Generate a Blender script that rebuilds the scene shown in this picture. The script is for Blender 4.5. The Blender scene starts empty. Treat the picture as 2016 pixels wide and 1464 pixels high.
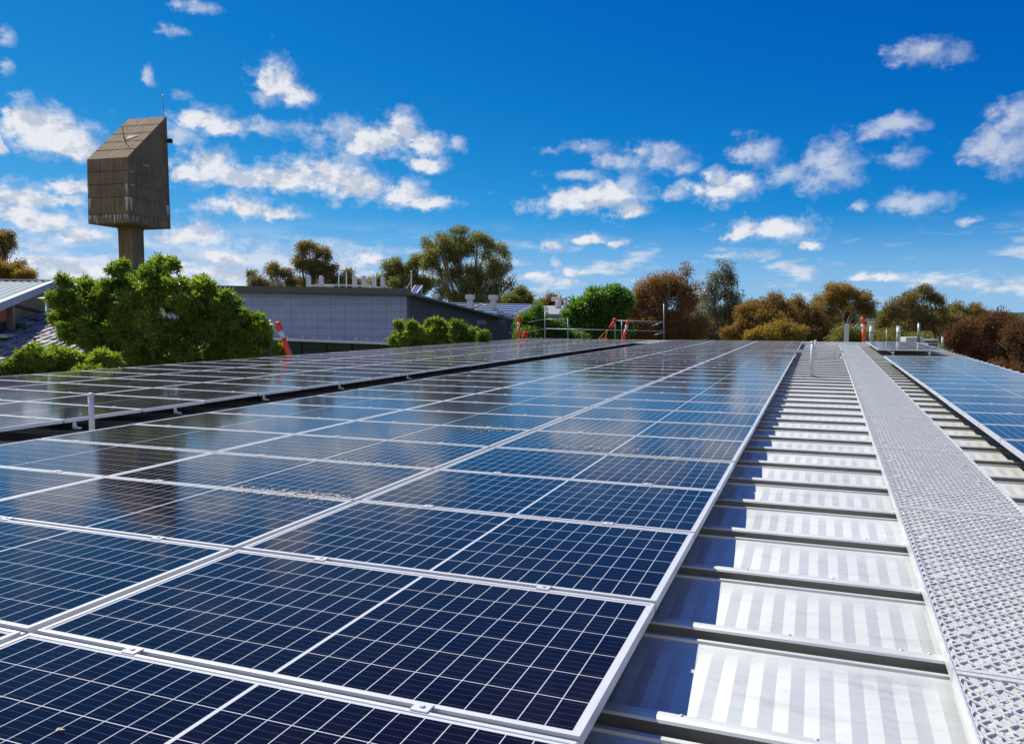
import bpy, math, random
import numpy as np
from mathutils import Vector, Matrix, noise as mnoise

random.seed(7)
rng = np.random.default_rng(11)
scene = bpy.context.scene
COL = scene.collection
R = math.radians

# ------------------------------------------------------------------ camera
F_PX, PITCH, YAW = 1557.5, -0.0685, -0.3662          # focal length in photo pixels, tilt, heading
CAM = np.array([0.5288, 0.0, 1.0482])
cam_d = bpy.data.cameras.new("camera")
cam_d.sensor_fit = 'HORIZONTAL'; cam_d.sensor_width = 36.0
cam_d.lens = F_PX / 2016 * 36.0
cam_d.clip_start = 0.05; cam_d.clip_end = 20000
cam = bpy.data.objects.new("camera", cam_d); COL.objects.link(cam)
cam.location = CAM; cam.rotation_euler = (math.pi / 2 + PITCH, 0, -YAW)
scene.camera = cam

# ------------------------------------------------------------------ light
SUN_EL, SUN_AZ = R(50), R(-64)                        # azimuth from +Y, negative = left
sd = bpy.data.lights.new("sun", 'SUN'); sd.energy = 4.3; sd.angle = R(0.53); sd.color = (1.0, 0.945, 0.83)
so = bpy.data.objects.new("sun", sd); COL.objects.link(so)
sdir = Vector((math.cos(SUN_EL) * math.sin(SUN_AZ), math.cos(SUN_EL) * math.cos(SUN_AZ), math.sin(SUN_EL)))
so.rotation_euler = sdir.to_track_quat('Z', 'Y').to_euler(); so.location = (-30, 30, 40)

scene.view_settings.view_transform = 'Standard'; scene.view_settings.look = 'None'
EXPO = 0.5
scene.view_settings.exposure = EXPO; scene.view_settings.gamma = 1.0
scene.cycles.max_bounces = 8; scene.cycles.diffuse_bounces = 6; scene.cycles.glossy_bounces = 4
scene.cycles.transmission_bounces = 3; scene.cycles.caustics_reflective = False
scene.cycles.caustics_refractive = False


# ------------------------------------------------------------------ pixel -> world helpers (photo pixels, 2016 x 1464)
def _axes():
    cy, sy, cp, sp = math.cos(YAW), math.sin(YAW), math.cos(PITCH), math.sin(PITCH)
    f = np.array([sy * cp, cy * cp, sp]); r = np.array([cy, -sy, 0.0])
    return np.array([r, np.cross(r, f), f])


AX = _axes()


def ray(u, v):
    return np.array([(u - 1008) / F_PX, (732 - v) / F_PX, 1.0]) @ AX


def on_d(u, v, d):
    return CAM + ray(u, v) * d


def on_z(u, v, z):
    r = ray(u, v); return CAM + r * (z - CAM[2]) / r[2]


def on_plane(u, v, p, d2):
    n = np.array([-d2[1], d2[0], 0.0]); r = ray(u, v)
    return CAM + r * (np.dot(np.array(p) - CAM, n) / np.dot(r, n))


def z_at(u, v, x, y):
    r = ray(u, v); return CAM[2] + r[2] * math.hypot(x - CAM[0], y - CAM[1]) / math.hypot(r[0], r[1])


# ------------------------------------------------------------------ node helpers
class NT:
    def __init__(self, tree):
        self.t = tree; self.t.nodes.clear()

    def n(self, kind, **kw):
        nd = self.t.nodes.new(kind)
        for k, v in kw.items():
            if k.startswith('i_'):
                key = k[2:]
                key = int(key) if key.isdigit() else key.replace('_', ' ')
                s = nd.inputs[key]
                if isinstance(v, bpy.types.NodeSocket): self.t.links.new(v, s)
                else: s.default_value = v
            else:
                setattr(nd, k, v)
        return nd

    def m(self, op, a, b=None, c=None, clamp=False):
        nd = self.t.nodes.new('ShaderNodeMath'); nd.operation = op; nd.use_clamp = clamp
        for i, x in enumerate((a, b, c)):
            if x is None: continue
            if isinstance(x, bpy.types.NodeSocket): self.t.links.new(x, nd.inputs[i])
            else: nd.inputs[i].default_value = x
        return nd.outputs[0]

    def vm(self, op, a, b=None, c=None, out=0):
        nd = self.t.nodes.new('ShaderNodeVectorMath'); nd.operation = op
        for i, x in enumerate((a, b, c)):
            if x is None: continue
            if isinstance(x, bpy.types.NodeSocket): self.t.links.new(x, nd.inputs[i])
            else: nd.inputs[i].default_value = x
        return nd.outputs[out]

    def mix(self, f, a, b, blend='MIX'):
        nd = self.t.nodes.new('ShaderNodeMix'); nd.data_type = 'RGBA'; nd.blend_type = blend
        for s, x in ((nd.inputs[0], f), (nd.inputs[6], a), (nd.inputs[7], b)):
            if isinstance(x, bpy.types.NodeSocket): self.t.links.new(x, s)
            else: s.default_value = x if not isinstance(x, tuple) or len(x) == 4 else (*x, 1)
        return nd.outputs[2]

    def ramp(self, f, lo, hi, to0=0.0, to1=1.0, smooth=True):
        nd = self.t.nodes.new('ShaderNodeMapRange')
        nd.interpolation_type = 'SMOOTHSTEP' if smooth else 'LINEAR'
        for i, x in enumerate((f, lo, hi, to0, to1)):
            if isinstance(x, bpy.types.NodeSocket): self.t.links.new(x, nd.inputs[i])
            else: nd.inputs[i].default_value = x
        return nd.outputs[0]

    def noise(self, vec, scale, detail=3, rough=0.5, dim='3D'):
        nd = self.t.nodes.new('ShaderNodeTexNoise'); nd.noise_dimensions = dim
        if vec is not None: self.t.links.new(vec, nd.inputs['Vector'])
        nd.inputs['Scale'].default_value = scale; nd.inputs['Detail'].default_value = detail
        nd.inputs['Roughness'].default_value = rough
        return nd

    def link(self, a, b):
        self.t.links.new(a, b)


def mat(name):
    m = bpy.data.materials.new(name); m.use_nodes = True
    return m, NT(m.node_tree)


def finish(nt, shader):
    o = nt.n('ShaderNodeOutputMaterial'); nt.link(shader, o.inputs['Surface'])


def pbsdf(nt, col, rough=0.5, metal=0.0, spec=0.5, normal=None):
    b = nt.n('ShaderNodeBsdfPrincipled')
    for k, v in (('Base Color', col), ('Roughness', rough), ('Metallic', metal), ('Specular IOR Level', spec)):
        if isinstance(v, bpy.types.NodeSocket): nt.link(v, b.inputs[k])
        else: b.inputs[k].default_value = (*v, 1) if isinstance(v, tuple) and len(v) == 3 else v
    if normal is not None: nt.link(normal, b.inputs['Normal'])
    return b


def simple(name, col, rough=0.5, metal=0.0, spec=0.5, var=0.12, scale=3.0, bump=0.0, bscale=40.0):
    m, nt = mat(name)
    tc = nt.n('ShaderNodeTexCoord').outputs['Object']
    nz = nt.noise(tc, scale, 5, 0.6).outputs['Fac']
    f = nt.ramp(nz, 0.25, 0.75, 1 - var, 1 + var)
    c = nt.vm('SCALE', tuple(col)); nt.link(f, c.node.inputs['Scale'])
    nrm = None
    if bump:
        bn = nt.n('ShaderNodeBump'); bn.inputs['Strength'].default_value = bump; bn.inputs['Distance'].default_value = 0.02
        nt.link(nt.noise(tc, bscale, 4, 0.6).outputs['Fac'], bn.inputs['Height']); nrm = bn.outputs[0]
    finish(nt, pbsdf(nt, c, rough, metal, spec, nrm).outputs[0])
    return m


# ------------------------------------------------------------------ world: physical sky with cumulus
def build_world():
    w = bpy.data.worlds.new("World"); scene.world = w; w.use_nodes = True
    nt = NT(w.node_tree)
    sky = nt.n('ShaderNodeTexSky', sky_type='NISHITA', sun_disc=False, sun_elevation=SUN_EL,
               sun_rotation=SUN_AZ, altitude=200.0, air_density=1.0, dust_density=0.35, ozone_density=2.6)
    hsv = nt.n('ShaderNodeHueSaturation'); hsv.inputs['Saturation'].default_value = SKY_SAT
    hsv.inputs['Hue'].default_value = SKY_HUE; hsv.inputs['Value'].default_value = SKY_VAL
    nt.link(sky.outputs[0], hsv.inputs['Color'])
    # deepen the blue the way the camera rendered it (per-channel response), values are display-linear
    sc_ = nt.n('ShaderNodeSeparateColor'); nt.link(hsv.outputs[0], sc_.inputs[0])
    cc_ = nt.n('ShaderNodeCombineColor')
    gain = 1.0 / (0.1 * 2 ** EXPO)
    g0 = nt.m('MULTIPLY', sc_.outputs[1], 0.1)
    for i, (k, g) in enumerate(((.58, 5.5), (.62, 1.35), (.95, .55))):
        nt.link(nt.m('MULTIPLY', nt.m('POWER', g0, g), k), cc_.inputs[i])
    sp0 = nt.n('ShaderNodeSeparateXYZ'); nt.link(nt.n('ShaderNodeTexCoord').outputs['Generated'], sp0.inputs[0])
    low = nt.ramp(nt.m('ARCSINE', sp0.outputs[2]), 0.0, 0.13, 0.85, 0.0)
    hz = nt.mix(low, cc_.outputs[0], (0.34, 0.57, 0.80, 1))
    sv = nt.vm('SCALE', hz); sv.node.inputs['Scale'].default_value = gain
    skyc = sv
    d = nt.n('ShaderNodeTexCoord').outputs['Generated']
    sp = nt.n('ShaderNodeSeparateXYZ'); nt.link(d, sp.inputs[0])
    az = nt.m('ARCTAN2', sp.outputs[0], sp.outputs[1])
    el = nt.m('ARCSINE', sp.outputs[2])
    cmb = nt.n('ShaderNodeCombineXYZ'); nt.link(az, cmb.inputs[0]); nt.link(el, cmb.inputs[1])
    p0 = cmb.outputs[0]
    # fBm, stretched sideways, used for ragged edges
    q = nt.vm('MULTIPLY', p0, (1.0, 1.35, 1.0))
    n1 = nt.noise(q, 26.0, 7, 0.62, '2D')
    warp = nt.vm('MULTIPLY_ADD', n1.outputs['Color'], (0.05, 0.022, 0), (-0.025, -0.011, 0))
    p = nt.vm('ADD', p0, warp)
    acc = veil = None
    for (u, v, rx, ry, faint) in CLOUDS:
        r = ray(u, v); a0 = math.atan2(r[0], r[1]); e0 = math.atan2(r[2], math.hypot(r[0], r[1]))
        c_ = math.cos(math.atan((u - 1008) / F_PX))
        ra, re = rx / F_PX * c_ ** 2 / math.cos(e0) * 1.32, ry / F_PX * c_ * 1.38
        if faint: ra, re = ra * 1.15, re * 1.25
        q_ = nt.vm('MULTIPLY_ADD', p, (1 / ra, 1 / re, 0), (-a0 / ra, -e0 / re, 0))
        if not faint: q_ = nt.vm('MINIMUM', q_, nt.vm('MULTIPLY', q_, (1, 1.45, 1)))       # flatter bases
        ln = nt.vm('LENGTH', q_, out=1)
        if faint:
            ln = nt.m('ADD', ln, faint * .5)
            veil = ln if veil is None else nt.m('SMOOTH_MIN', veil, ln, 0.34)
        else:
            acc = ln if acc is None else nt.m('SMOOTH_MIN', acc, ln, 0.34)
    n2 = nt.noise(q, 60.0, 6, 0.6, '2D').outputs['Fac']
    nsum = nt.m('ADD', nt.m('MULTIPLY', nt.m('SUBTRACT', n2, 0.5), 0.6), nt.m('MULTIPLY', nt.m('SUBTRACT', n1.outputs['Fac'], 0.5), 1.1))
    f3 = nt.m('ADD', nt.m('SUBTRACT', 1.0, acc), nsum)
    v3 = nt.m('ADD', nt.m('SUBTRACT', 1.0, veil), nt.m('MULTIPLY', nsum, 1.5))
    core = nt.ramp(f3, -0.12, 0.62)
    wisp = nt.m('MULTIPLY', nt.ramp(nt.m('ADD', nt.m('SUBTRACT', 1.0, acc), nt.m('MULTIPLY', nsum, 2.0)), -0.45, 0.55), 0.42)
    dens = nt.m('MAXIMUM', nt.m('MAXIMUM', core, wisp), nt.m('MULTIPLY', nt.ramp(v3, -0.35, 0.95), 0.62))
    # low far cloud streaks near the horizon
    qs = nt.vm('MULTIPLY', p0, (1.0, 4.2, 1.0))
    n3 = nt.noise(qs, 11.0, 6, 0.62, '2D').outputs['Fac']
    band = nt.m('MULTIPLY', nt.ramp(el, 0.012, 0.03), nt.ramp(el, 0.125, 0.05))
    bias = nt.ramp(az, -0.55, -0.15, 0.12, 0.0)
    streak = nt.m('MULTIPLY', nt.ramp(nt.m('ADD', n3, bias), 0.50, 0.70), band)
    dens = nt.m('MAXIMUM', dens, nt.m('MULTIPLY', streak, 0.75))
    # unseen cumulus added to the sky behind the camera, as fill light
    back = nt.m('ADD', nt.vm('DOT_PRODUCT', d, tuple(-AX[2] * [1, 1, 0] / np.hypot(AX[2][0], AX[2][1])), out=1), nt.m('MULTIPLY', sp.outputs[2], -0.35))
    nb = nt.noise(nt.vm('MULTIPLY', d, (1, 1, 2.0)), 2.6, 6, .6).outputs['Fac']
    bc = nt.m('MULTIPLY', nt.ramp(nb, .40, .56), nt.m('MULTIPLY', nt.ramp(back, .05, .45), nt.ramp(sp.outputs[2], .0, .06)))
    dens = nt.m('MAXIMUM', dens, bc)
    # light and shade inside the clouds: compare the noise with itself a little nearer the sun
    q2 = nt.vm('ADD', q, (-0.006, 0.018, 0))
    n4 = nt.noise(q2, 26.0, 5, 0.62, '2D').outputs['Fac']
    g = nt.m('SUBTRACT', n1.outputs['Fac'], n4)
    shade = nt.ramp(nt.m('SUBTRACT', g, nt.m('MULTIPLY', nt.ramp(f3, .5, 1.3), .05)), -0.15, 0.08, 0.0, 1.0)
    ccol = nt.mix(shade, (0.53, 0.59, 0.71, 1), (0.84, 0.85, 0.89, 1))
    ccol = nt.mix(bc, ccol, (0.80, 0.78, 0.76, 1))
    strength = 0.1
    cc = nt.vm('SCALE', ccol); cc.node.inputs['Scale'].default_value = CLOUD_GAIN / (strength * 2 ** EXPO)
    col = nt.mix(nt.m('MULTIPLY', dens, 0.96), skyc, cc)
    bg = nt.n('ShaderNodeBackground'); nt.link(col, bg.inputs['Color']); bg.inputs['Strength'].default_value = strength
    o = nt.n('ShaderNodeOutputWorld'); nt.link(bg.outputs[0], o.inputs['Surface'])
    w.cycles.sampling_method = 'MANUAL'; w.cycles.sample_map_resolution = 256


SKY_SAT, SKY_HUE, SKY_VAL, CLOUD_GAIN = 1.0, 0.5, 1.0, 1.0
CLOUDS = [  # photo pixel centre, half-width, half-height, faintness
    (60, 245, 65, 30, 0), (110, 270, 65, 36, 0), (150, 292, 42, 24, 0), (22, 225, 28, 18, 0), (0, 285, 14, 18, 0),
    (400, 238, 44, 18, 0), (445, 253, 36, 13, 0), (360, 270, 25, 12, .1), (520, 252, 25, 9, .1),
    (545, 165, 30, 32, 0), (582, 192, 28, 18, 0), (520, 190, 20, 12, .3),
    (680, 265, 60, 20, .1), (740, 283, 58, 28, 0), (790, 258, 30, 25, 0), (830, 288, 38, 24, 0), (845, 325, 28, 13, 0), (905, 290, 13, 10, .1),
    (410, 322, 38, 24, 0), (380, 345, 52, 22, 0), (470, 352, 64, 23, 0), (560, 357, 64, 21, 0), (640, 350, 62, 30, 0), (700, 370, 56, 27, 0),
    (790, 382, 44, 20, 0), (840, 397, 44, 13, 0), (470, 410, 46, 18, 0), (540, 420, 46, 12, 0), (450, 388, 16, 14, .1),
    (40, 390, 64, 20, 0), (120, 396, 40, 12, 0), (140, 370, 42, 16, 0), (30, 420, 46, 23, 0), (85, 440, 66, 22, 0), (165, 465, 56, 18, 0),
    (385, 465, 54, 23, 0), (330, 478, 36, 12, 0), (80, 512, 86, 11, 0), (150, 537, 100, 14, 0), (60, 482, 50, 9, .1), (320, 522, 74, 12, 0),
    (430, 542, 84, 15, 0), (510, 488, 36, 14, .05), (730, 512, 32, 18, 0), (650, 500, 36, 12, .1), (445, 512, 44, 15, 0), (560, 520, 40, 14, .1),
    (1130, 398, 66, 20, 0), (1195, 392, 56, 26, 0), (1235, 382, 28, 26, .05), (1235, 415, 32, 16, 0),
    (1420, 377, 54, 22, 0), (1405, 355, 24, 17, 0), (1455, 367, 32, 20, 0), (1335, 380, 26, 9, .1),
    (1520, 454, 70, 19, 0), (1515, 438, 38, 12, 0), (1450, 466, 26, 7, 0), (1598, 481, 16, 7, 0),
    (1300, 313, 44, 15, .1), (1265, 297, 18, 12, .1), (1340, 330, 24, 9, .1), (1150, 293, 40, 10, .3), (1215, 318, 38, 12, .3), (1140, 345, 44, 8, .4),
    (1490, 300, 32, 18, .15), (1540, 340, 40, 14, .3), (1630, 325, 46, 30, .08), (1775, 246, 36, 13, .15), (1722, 262, 28, 11, .2),
    (1765, 308, 40, 16, .45), (1810, 103, 46, 14, .15), (1858, 112, 36, 10, .15), (1775, 118, 24, 9, .4),
    (1985, 280, 40, 38, .15), (2008, 238, 28, 28, .15), (1950, 297, 40, 16, .15), (1908, 322, 18, 7, .15),
    (1800, 398, 50, 13, .1), (1690, 405, 14, 7, .3), (1905, 432, 26, 5, .3), (1087, 490, 18, 8, 0), (1167, 474, 26, 9, 0), (1215, 478, 16, 8, 0),
    (1095, 520, 9, 6, .1), (1057, 543, 18, 5, 0), (1133, 538, 24, 8, 0), (1725, 548, 58, 8, 0), (1912, 556, 28, 7, .1), (2000, 553, 28, 8, .1),
    (385, 8, 28, 9, .05), (340, 60, 20, 7, .3), (300, 150, 12, 12, .6), (12, 75, 20, 12, .6), (12, 130, 16, 9, .5), (350, 185, 22, 9, .6),
]
build_world()


# ------------------------------------------------------------------ mesh helpers
class MB:
    """collects simple solids, then links them as one mesh object"""
    def __init__(self):
        self.v = []; self.f = []

    def add(self, verts, faces):
        o = len(self.v); self.v += [tuple(map(float, p)) for p in verts]
        self.f += [tuple(i + o for i in q) for q in faces]
        return self

    def box(self, x0, x1, y0, y1, z0, z1):
        p = [(x0, y0, z0), (x1, y0, z0), (x1, y1, z0), (x0, y1, z0), (x0, y0, z1), (x1, y0, z1), (x1, y1, z1), (x0, y1, z1)]
        return self.add(p, [(0, 3, 2, 1), (4, 5, 6, 7), (0, 1, 5, 4), (1, 2, 6, 5), (2, 3, 7, 6), (3, 0, 4, 7)])

    def bar(self, a, b, w, h, up=(0, 0, 1)):
        a, b, up = Vector(a), Vector(b), Vector(up)
        d = (b - a).normalized(); s = d.cross(up)
        if s.length < 1e-4: s = d.cross(Vector((1, 0, 0)))
        s.normalize(); t = s.cross(d).normalized()
        s *= w / 2; t *= h / 2
        p = [c + i * s + j * t for c in (a, b) for (i, j) in ((-1, -1), (1, -1), (1, 1), (-1, 1))]
        return self.add(p, [(0, 1, 2, 3), (7, 6, 5, 4), (0, 4, 5, 1), (1, 5, 6, 2), (2, 6, 7, 3), (3, 7, 4, 0)])

    def tube(self, pts, rad, n=10, caps=True):
        pts = [Vector(p) for p in pts]
        if not hasattr(rad, '__len__'): rad = [rad] * len(pts)
        rings = []
        for i, p in enumerate(pts):
            d = (pts[min(i + 1, len(pts) - 1)] - pts[max(i - 1, 0)]).normalized()
            s = d.cross(Vector((0, 0, 1)))
            if s.length < 1e-3: s = Vector((1, 0, 0))
            s.normalize(); t = d.cross(s)
            rings.append([p + rad[i] * (math.cos(2 * math.pi * k / n) * s + math.sin(2 * math.pi * k / n) * t) for k in range(n)])
        vs = [q for r_ in rings for q in r_]; fs = []
        for i in range(len(pts) - 1):
            for k in range(n):
                a, b = i * n + k, i * n + (k + 1) % n
                fs.append((a, a + n, b + n, b))
        if caps:
            fs.append(tuple(range(n))); fs.append(tuple((len(pts) - 1) * n + k for k in reversed(range(n))))
        return self.add(vs, fs)

    def prism(self, poly, vec):
        n = len(poly); vec = np.array(vec); P = [np.array(p, float) for p in poly]
        vs = P + [p + vec for p in P]
        fs = [tuple(range(n)), tuple(reversed(range(n, 2 * n)))] + [(i, i + n, (i + 1) % n + n, (i + 1) % n) for i in range(n)]
        return self.add(vs, fs)

    def build(self, name, m, parent=None, smooth=False, loc=None, bevel=0.0, fixn=True):
        me = bpy.data.meshes.new(name); me.from_pydata(self.v, [], self.f); me.update()
        if fixn:
            import bmesh
            bm = bmesh.new(); bm.from_mesh(me); bmesh.ops.recalc_face_normals(bm, faces=bm.faces); bm.to_mesh(me); bm.free()
        return link_mesh(name, me, m, parent, smooth, loc, bevel)


def link_mesh(name, me, m, parent=None, smooth=False, loc=None, bevel=0.0):
    if m is not None: me.materials.append(m)
    o = bpy.data.objects.new(name, me); COL.objects.link(o)
    me.polygons.foreach_set('use_smooth', [bool(smooth)] * len(me.polygons))
    if parent is not None: o.parent = parent
    if loc is not None: o.location = loc
    if bevel:
        b = o.modifiers.new('bevel', 'BEVEL'); b.width = bevel; b.segments = 2; b.limit_method = 'ANGLE'
    return o


def np_mesh(name, V, Q, m, parent=None, smooth=False):
    """quads or tris from numpy arrays"""
    me = bpy.data.meshes.new(name); V = np.asarray(V, np.float32); Q = np.asarray(Q, np.int32)
    k = Q.shape[1]
    me.vertices.add(len(V)); me.vertices.foreach_set('co', V.ravel())
    me.loops.add(Q.size); me.loops.foreach_set('vertex_index', Q.ravel())
    me.polygons.add(len(Q)); me.polygons.foreach_set('loop_start', np.arange(0, Q.size, k, dtype=np.int32))
    me.update(calc_edges=True); me.validate()
    return link_mesh(name, me, m, parent, smooth)


def thing(name, label, cat, loc=(0, 0, 0), rz=0.0, group=None):
    o = bpy.data.objects.new(name, None); COL.objects.link(o); o.empty_display_size = 0.2
    o.location = loc; o.rotation_euler = (0, 0, rz)
    o['label'] = label; o['category'] = cat
    if group: o['group'] = group
    return o


def tag(o, label, cat, group=None):
    o['label'] = label; o['category'] = cat
    if group: o['group'] = group
    return o


def copy_tree(o, parent=None):
    c = o.copy(); COL.objects.link(c)
    if parent is not None: c.parent = parent
    for ch in list(o.children): copy_tree(ch, c)
    return c


# ------------------------------------------------------------------ materials
M = {}
M['alu'] = simple('alu', (0.73, 0.74, 0.75), 0.36, 0.3, 0.5, 0.05, 9)
M['galv'] = simple('galv', (0.66, 0.68, 0.69), 0.42, 0.3, 0.5, 0.15, 30, 0.15, 120)
M['mesh_metal'] = simple('mesh_metal', (0.79, 0.785, 0.75), 0.29, 0.34, 0.5, 0.12, 60, 0.1, 300)
M['white_paint'] = simple('white_paint', (0.64, 0.645, 0.63), 0.5, 0, 0.4, 0.07, 6)
M['pvc'] = simple('pvc', (0.66, 0.68, 0.68), 0.4, 0, 0.5, 0.06, 6)
M['orange'] = simple('orange', (0.80, 0.075, 0.02), 0.45, 0, 0.5, 0.12, 8)
M['red_cloth'] = simple('red_cloth', (0.62, 0.04, 0.03), 0.8, 0, 0.2, 0.2, 12)
M['reflect_band'] = simple('reflect_band', (0.72, 0.74, 0.76), 0.35, 0, 0.5, 0.08, 12)
M['dark'] = simple('dark', (0.015, 0.016, 0.018), 0.6, 0, 0.3, 0.2, 4)
M['steel_grey'] = simple('steel_grey', (0.30, 0.33, 0.36), 0.45, 0.5, 0.5, 0.15, 8)
M['steel_light'] = simple('steel_light', (0.42, 0.44, 0.46), 0.45, 0.4, 0.5, 0.12, 8)
M['bark'] = simple('bark', (0.13, 0.10, 0.075), 0.9, 0, 0.2, 0.35, 2.5)
M['gum_bark'] = simple('gum_bark', (0.34, 0.29, 0.24), 0.85, 0, 0.2, 0.35, 1.2)
M['brick'] = None


def roof_mat():
    m, nt = mat('roof_steel')
    tc = nt.n('ShaderNodeTexCoord').outputs['Object']
    n1 = nt.noise(tc, 1.1, 5, 0.6).outputs['Fac']
    n2 = nt.noise(nt.vm('MULTIPLY', tc, (1.0, 7.0, 1.0)), 5.0, 5, 0.65).outputs['Fac']
    n3 = nt.noise(tc, 420.0, 2, 0.5).outputs['Fac']
    a = nt.m('MULTIPLY', nt.ramp(n1, .3, .7, .90, 1.05), nt.ramp(n2, .3, .75, 1.03, .90))
    a = nt.m('MULTIPLY', a, nt.ramp(n3, .25, .75, .93, 1.07))
    c = nt.vm('SCALE', (0.77, 0.785, 0.745)); nt.link(a, c.node.inputs['Scale'])
    st = nt.noise(nt.vm('MULTIPLY', tc, (.55, 3.2, 1.0)), 3.0, 6, 0.7).outputs['Fac']
    sp_ = nt.noise(tc, 38.0, 3, 0.6).outputs['Fac']
    a = nt.m('MULTIPLY', a, nt.m('MULTIPLY', nt.ramp(st, .50, .78, 1.0, .80), nt.ramp(sp_, .68, .78, 1.0, .78)))
    c.node.inputs['Scale'].default_value = 1; nt.link(a, c.node.inputs['Scale'])
    bn = nt.n('ShaderNodeBump'); bn.inputs['Strength'].default_value = 0.06; bn.inputs['Distance'].default_value = 0.003
    nt.link(n3, bn.inputs['Height'])
    finish(nt, pbsdf(nt, c, nt.ramp(n2, .3, .7, .52, .62), 0.65, 0.5, bn.outputs[0]).outputs[0])
    return m


M['roof'] = roof_mat()


def grid_line(nt, x, pitch, width, off=0.0):
    """1 on lines every pitch (anti-aliasing by the sampler)"""
    a = nt.m('ADD', nt.m('DIVIDE', x, pitch), 0.5 + off)
    fr = nt.m('ABSOLUTE', nt.m('SUBTRACT', nt.m('FRACT', a), 0.5))
    return nt.m('LESS_THAN', fr, width / pitch / 2)


PL, PW = 1.8946, 0.995          # solar panel size across (X) and along (Y)


def cell_mat():
    m, nt = mat('solar_cells')
    tc = nt.n('ShaderNodeTexCoord').outputs['Object']
    s = nt.n('ShaderNodeSeparateXYZ'); nt.link(tc, s.inputs[0])
    x, y = s.outputs[0], s.outputs[1]
    ax = nt.m('ABSOLUTE', x)
    cw, chh = (PL / 2 - 0.025 - 0.0058) / 12, (PW - 0.050) / 6
    xm = nt.m('SUBTRACT', ax, 0.0058)
    lx = grid_line(nt, xm, cw, 0.0028)
    ly = grid_line(nt, y, chh, 0.0030)
    mid = nt.m('LESS_THAN', ax, 0.0058)
    edge = nt.m('MAXIMUM', nt.m('GREATER_THAN', ax, PL / 2 - 0.0245), nt.m('GREATER_THAN', nt.m('ABSOLUTE', y), PW / 2 - 0.0245))
    white = nt.m('MAXIMUM', nt.m('MAXIMUM', lx, ly), nt.m('MAXIMUM', mid, edge))
    bus = nt.m('MULTIPLY', grid_line(nt, y, chh / 5, 0.0010, 0.5), 0.22)
    # per-cell tint and per-panel tint
    ci = nt.n('ShaderNodeCombineXYZ')
    nt.link(nt.m('FLOOR', nt.m('DIVIDE', x, cw)), ci.inputs[0]); nt.link(nt.m('FLOOR', nt.m('DIVIDE', y, chh)), ci.inputs[1])
    oi = nt.n('ShaderNodeObjectInfo').outputs['Random']
    nt.link(nt.m('MULTIPLY', oi, 97.0), ci.inputs[2])
    wn = nt.n('ShaderNodeTexWhiteNoise', noise_dimensions='3D'); nt.link(ci.outputs[0], wn.inputs[0])
    base = nt.mix(nt.m('MULTIPLY', wn.outputs[0], 0.5), (0.0036, 0.0012, 0.0055, 1), (0.0050, 0.0019, 0.0085, 1))
    base = nt.mix(nt.m('MULTIPLY', oi, 0.5), base, (0.0030, 0.0030, 0.0160, 1))
    base = nt.mix(bus, base, (0.30, 0.33, 0.38, 1))
    base = nt.mix(white, base, (0.55, 0.57, 0.60, 1))
    # thin film of dust, thicker toward the low edges
    geo = nt.n('ShaderNodeNewGeometry').outputs['Position']
    dn = nt.noise(geo, 0.9, 6, 0.65).outputs['Fac']
    dn2 = nt.noise(geo, 14.0, 5, 0.7).outputs['Fac']
    dust = nt.m('MULTIPLY', nt.m('MULTIPLY', nt.ramp(dn, .38, .75), nt.ramp(dn2, .35, .8, .3, 1.0)), 0.032)
    base = nt.mix(dust, base, (0.40, 0.36, 0.30, 1))
    rough = nt.ramp(dn, .3, .75, 0.075, 0.13)
    bn = nt.n('ShaderNodeBump'); bn.inputs['Strength'].default_value = 0.035; bn.inputs['Distance'].default_value = 0.002
    nt.link(nt.noise(tc, 9.0, 3, 0.5).outputs['Fac'], bn.inputs['Height'])
    b = pbsdf(nt, base, rough, 0.0, 0.19, bn.outputs[0])
    b.inputs['IOR'].default_value = 1.5
    finish(nt, b.outputs[0])
    return m


M['cells'] = cell_mat()


def concrete_mat():
    m, nt = mat('concrete_panels')
    tc = nt.n('ShaderNodeTexCoord').outputs['Object']
    n1 = nt.noise(tc, 0.7, 6, 0.65).outputs['Fac']
    n2 = nt.noise(nt.vm('MULTIPLY', tc, (6, 6, .35)), 1.2, 5, 0.65).outputs['Fac']
    n3 = nt.noise(tc, 9.0, 5, 0.7).outputs['Fac']
    c = nt.mix(nt.ramp(n1, .3, .7), (0.225, 0.162, 0.098, 1), (0.325, 0.240, 0.148, 1))
    c = nt.mix(nt.ramp(n2, .35, .75, 0, .75), c, (0.13, 0.09, 0.055, 1))
    c = nt.mix(nt.ramp(n3, .3, .8, 0, .35), c, (0.16, 0.112, 0.066, 1))
    bn = nt.n('ShaderNodeBump'); bn.inputs['Strength'].default_value = 0.5; bn.inputs['Distance'].default_value = 0.05
    nt.link(n3, bn.inputs['Height'])
    finish(nt, pbsdf(nt, c, 0.88, 0, 0.25, bn.outputs[0]).outputs[0])
    return m


M['concrete'] = concrete_mat()
M['lime'] = simple('lime', (0.52, 0.49, 0.46), 0.9, 0, 0.2, 0.3, 6)
M['patch'] = simple('patch', (0.62, 0.60, 0.56), 0.9, 0, 0.2, 0.15, 6)


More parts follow.
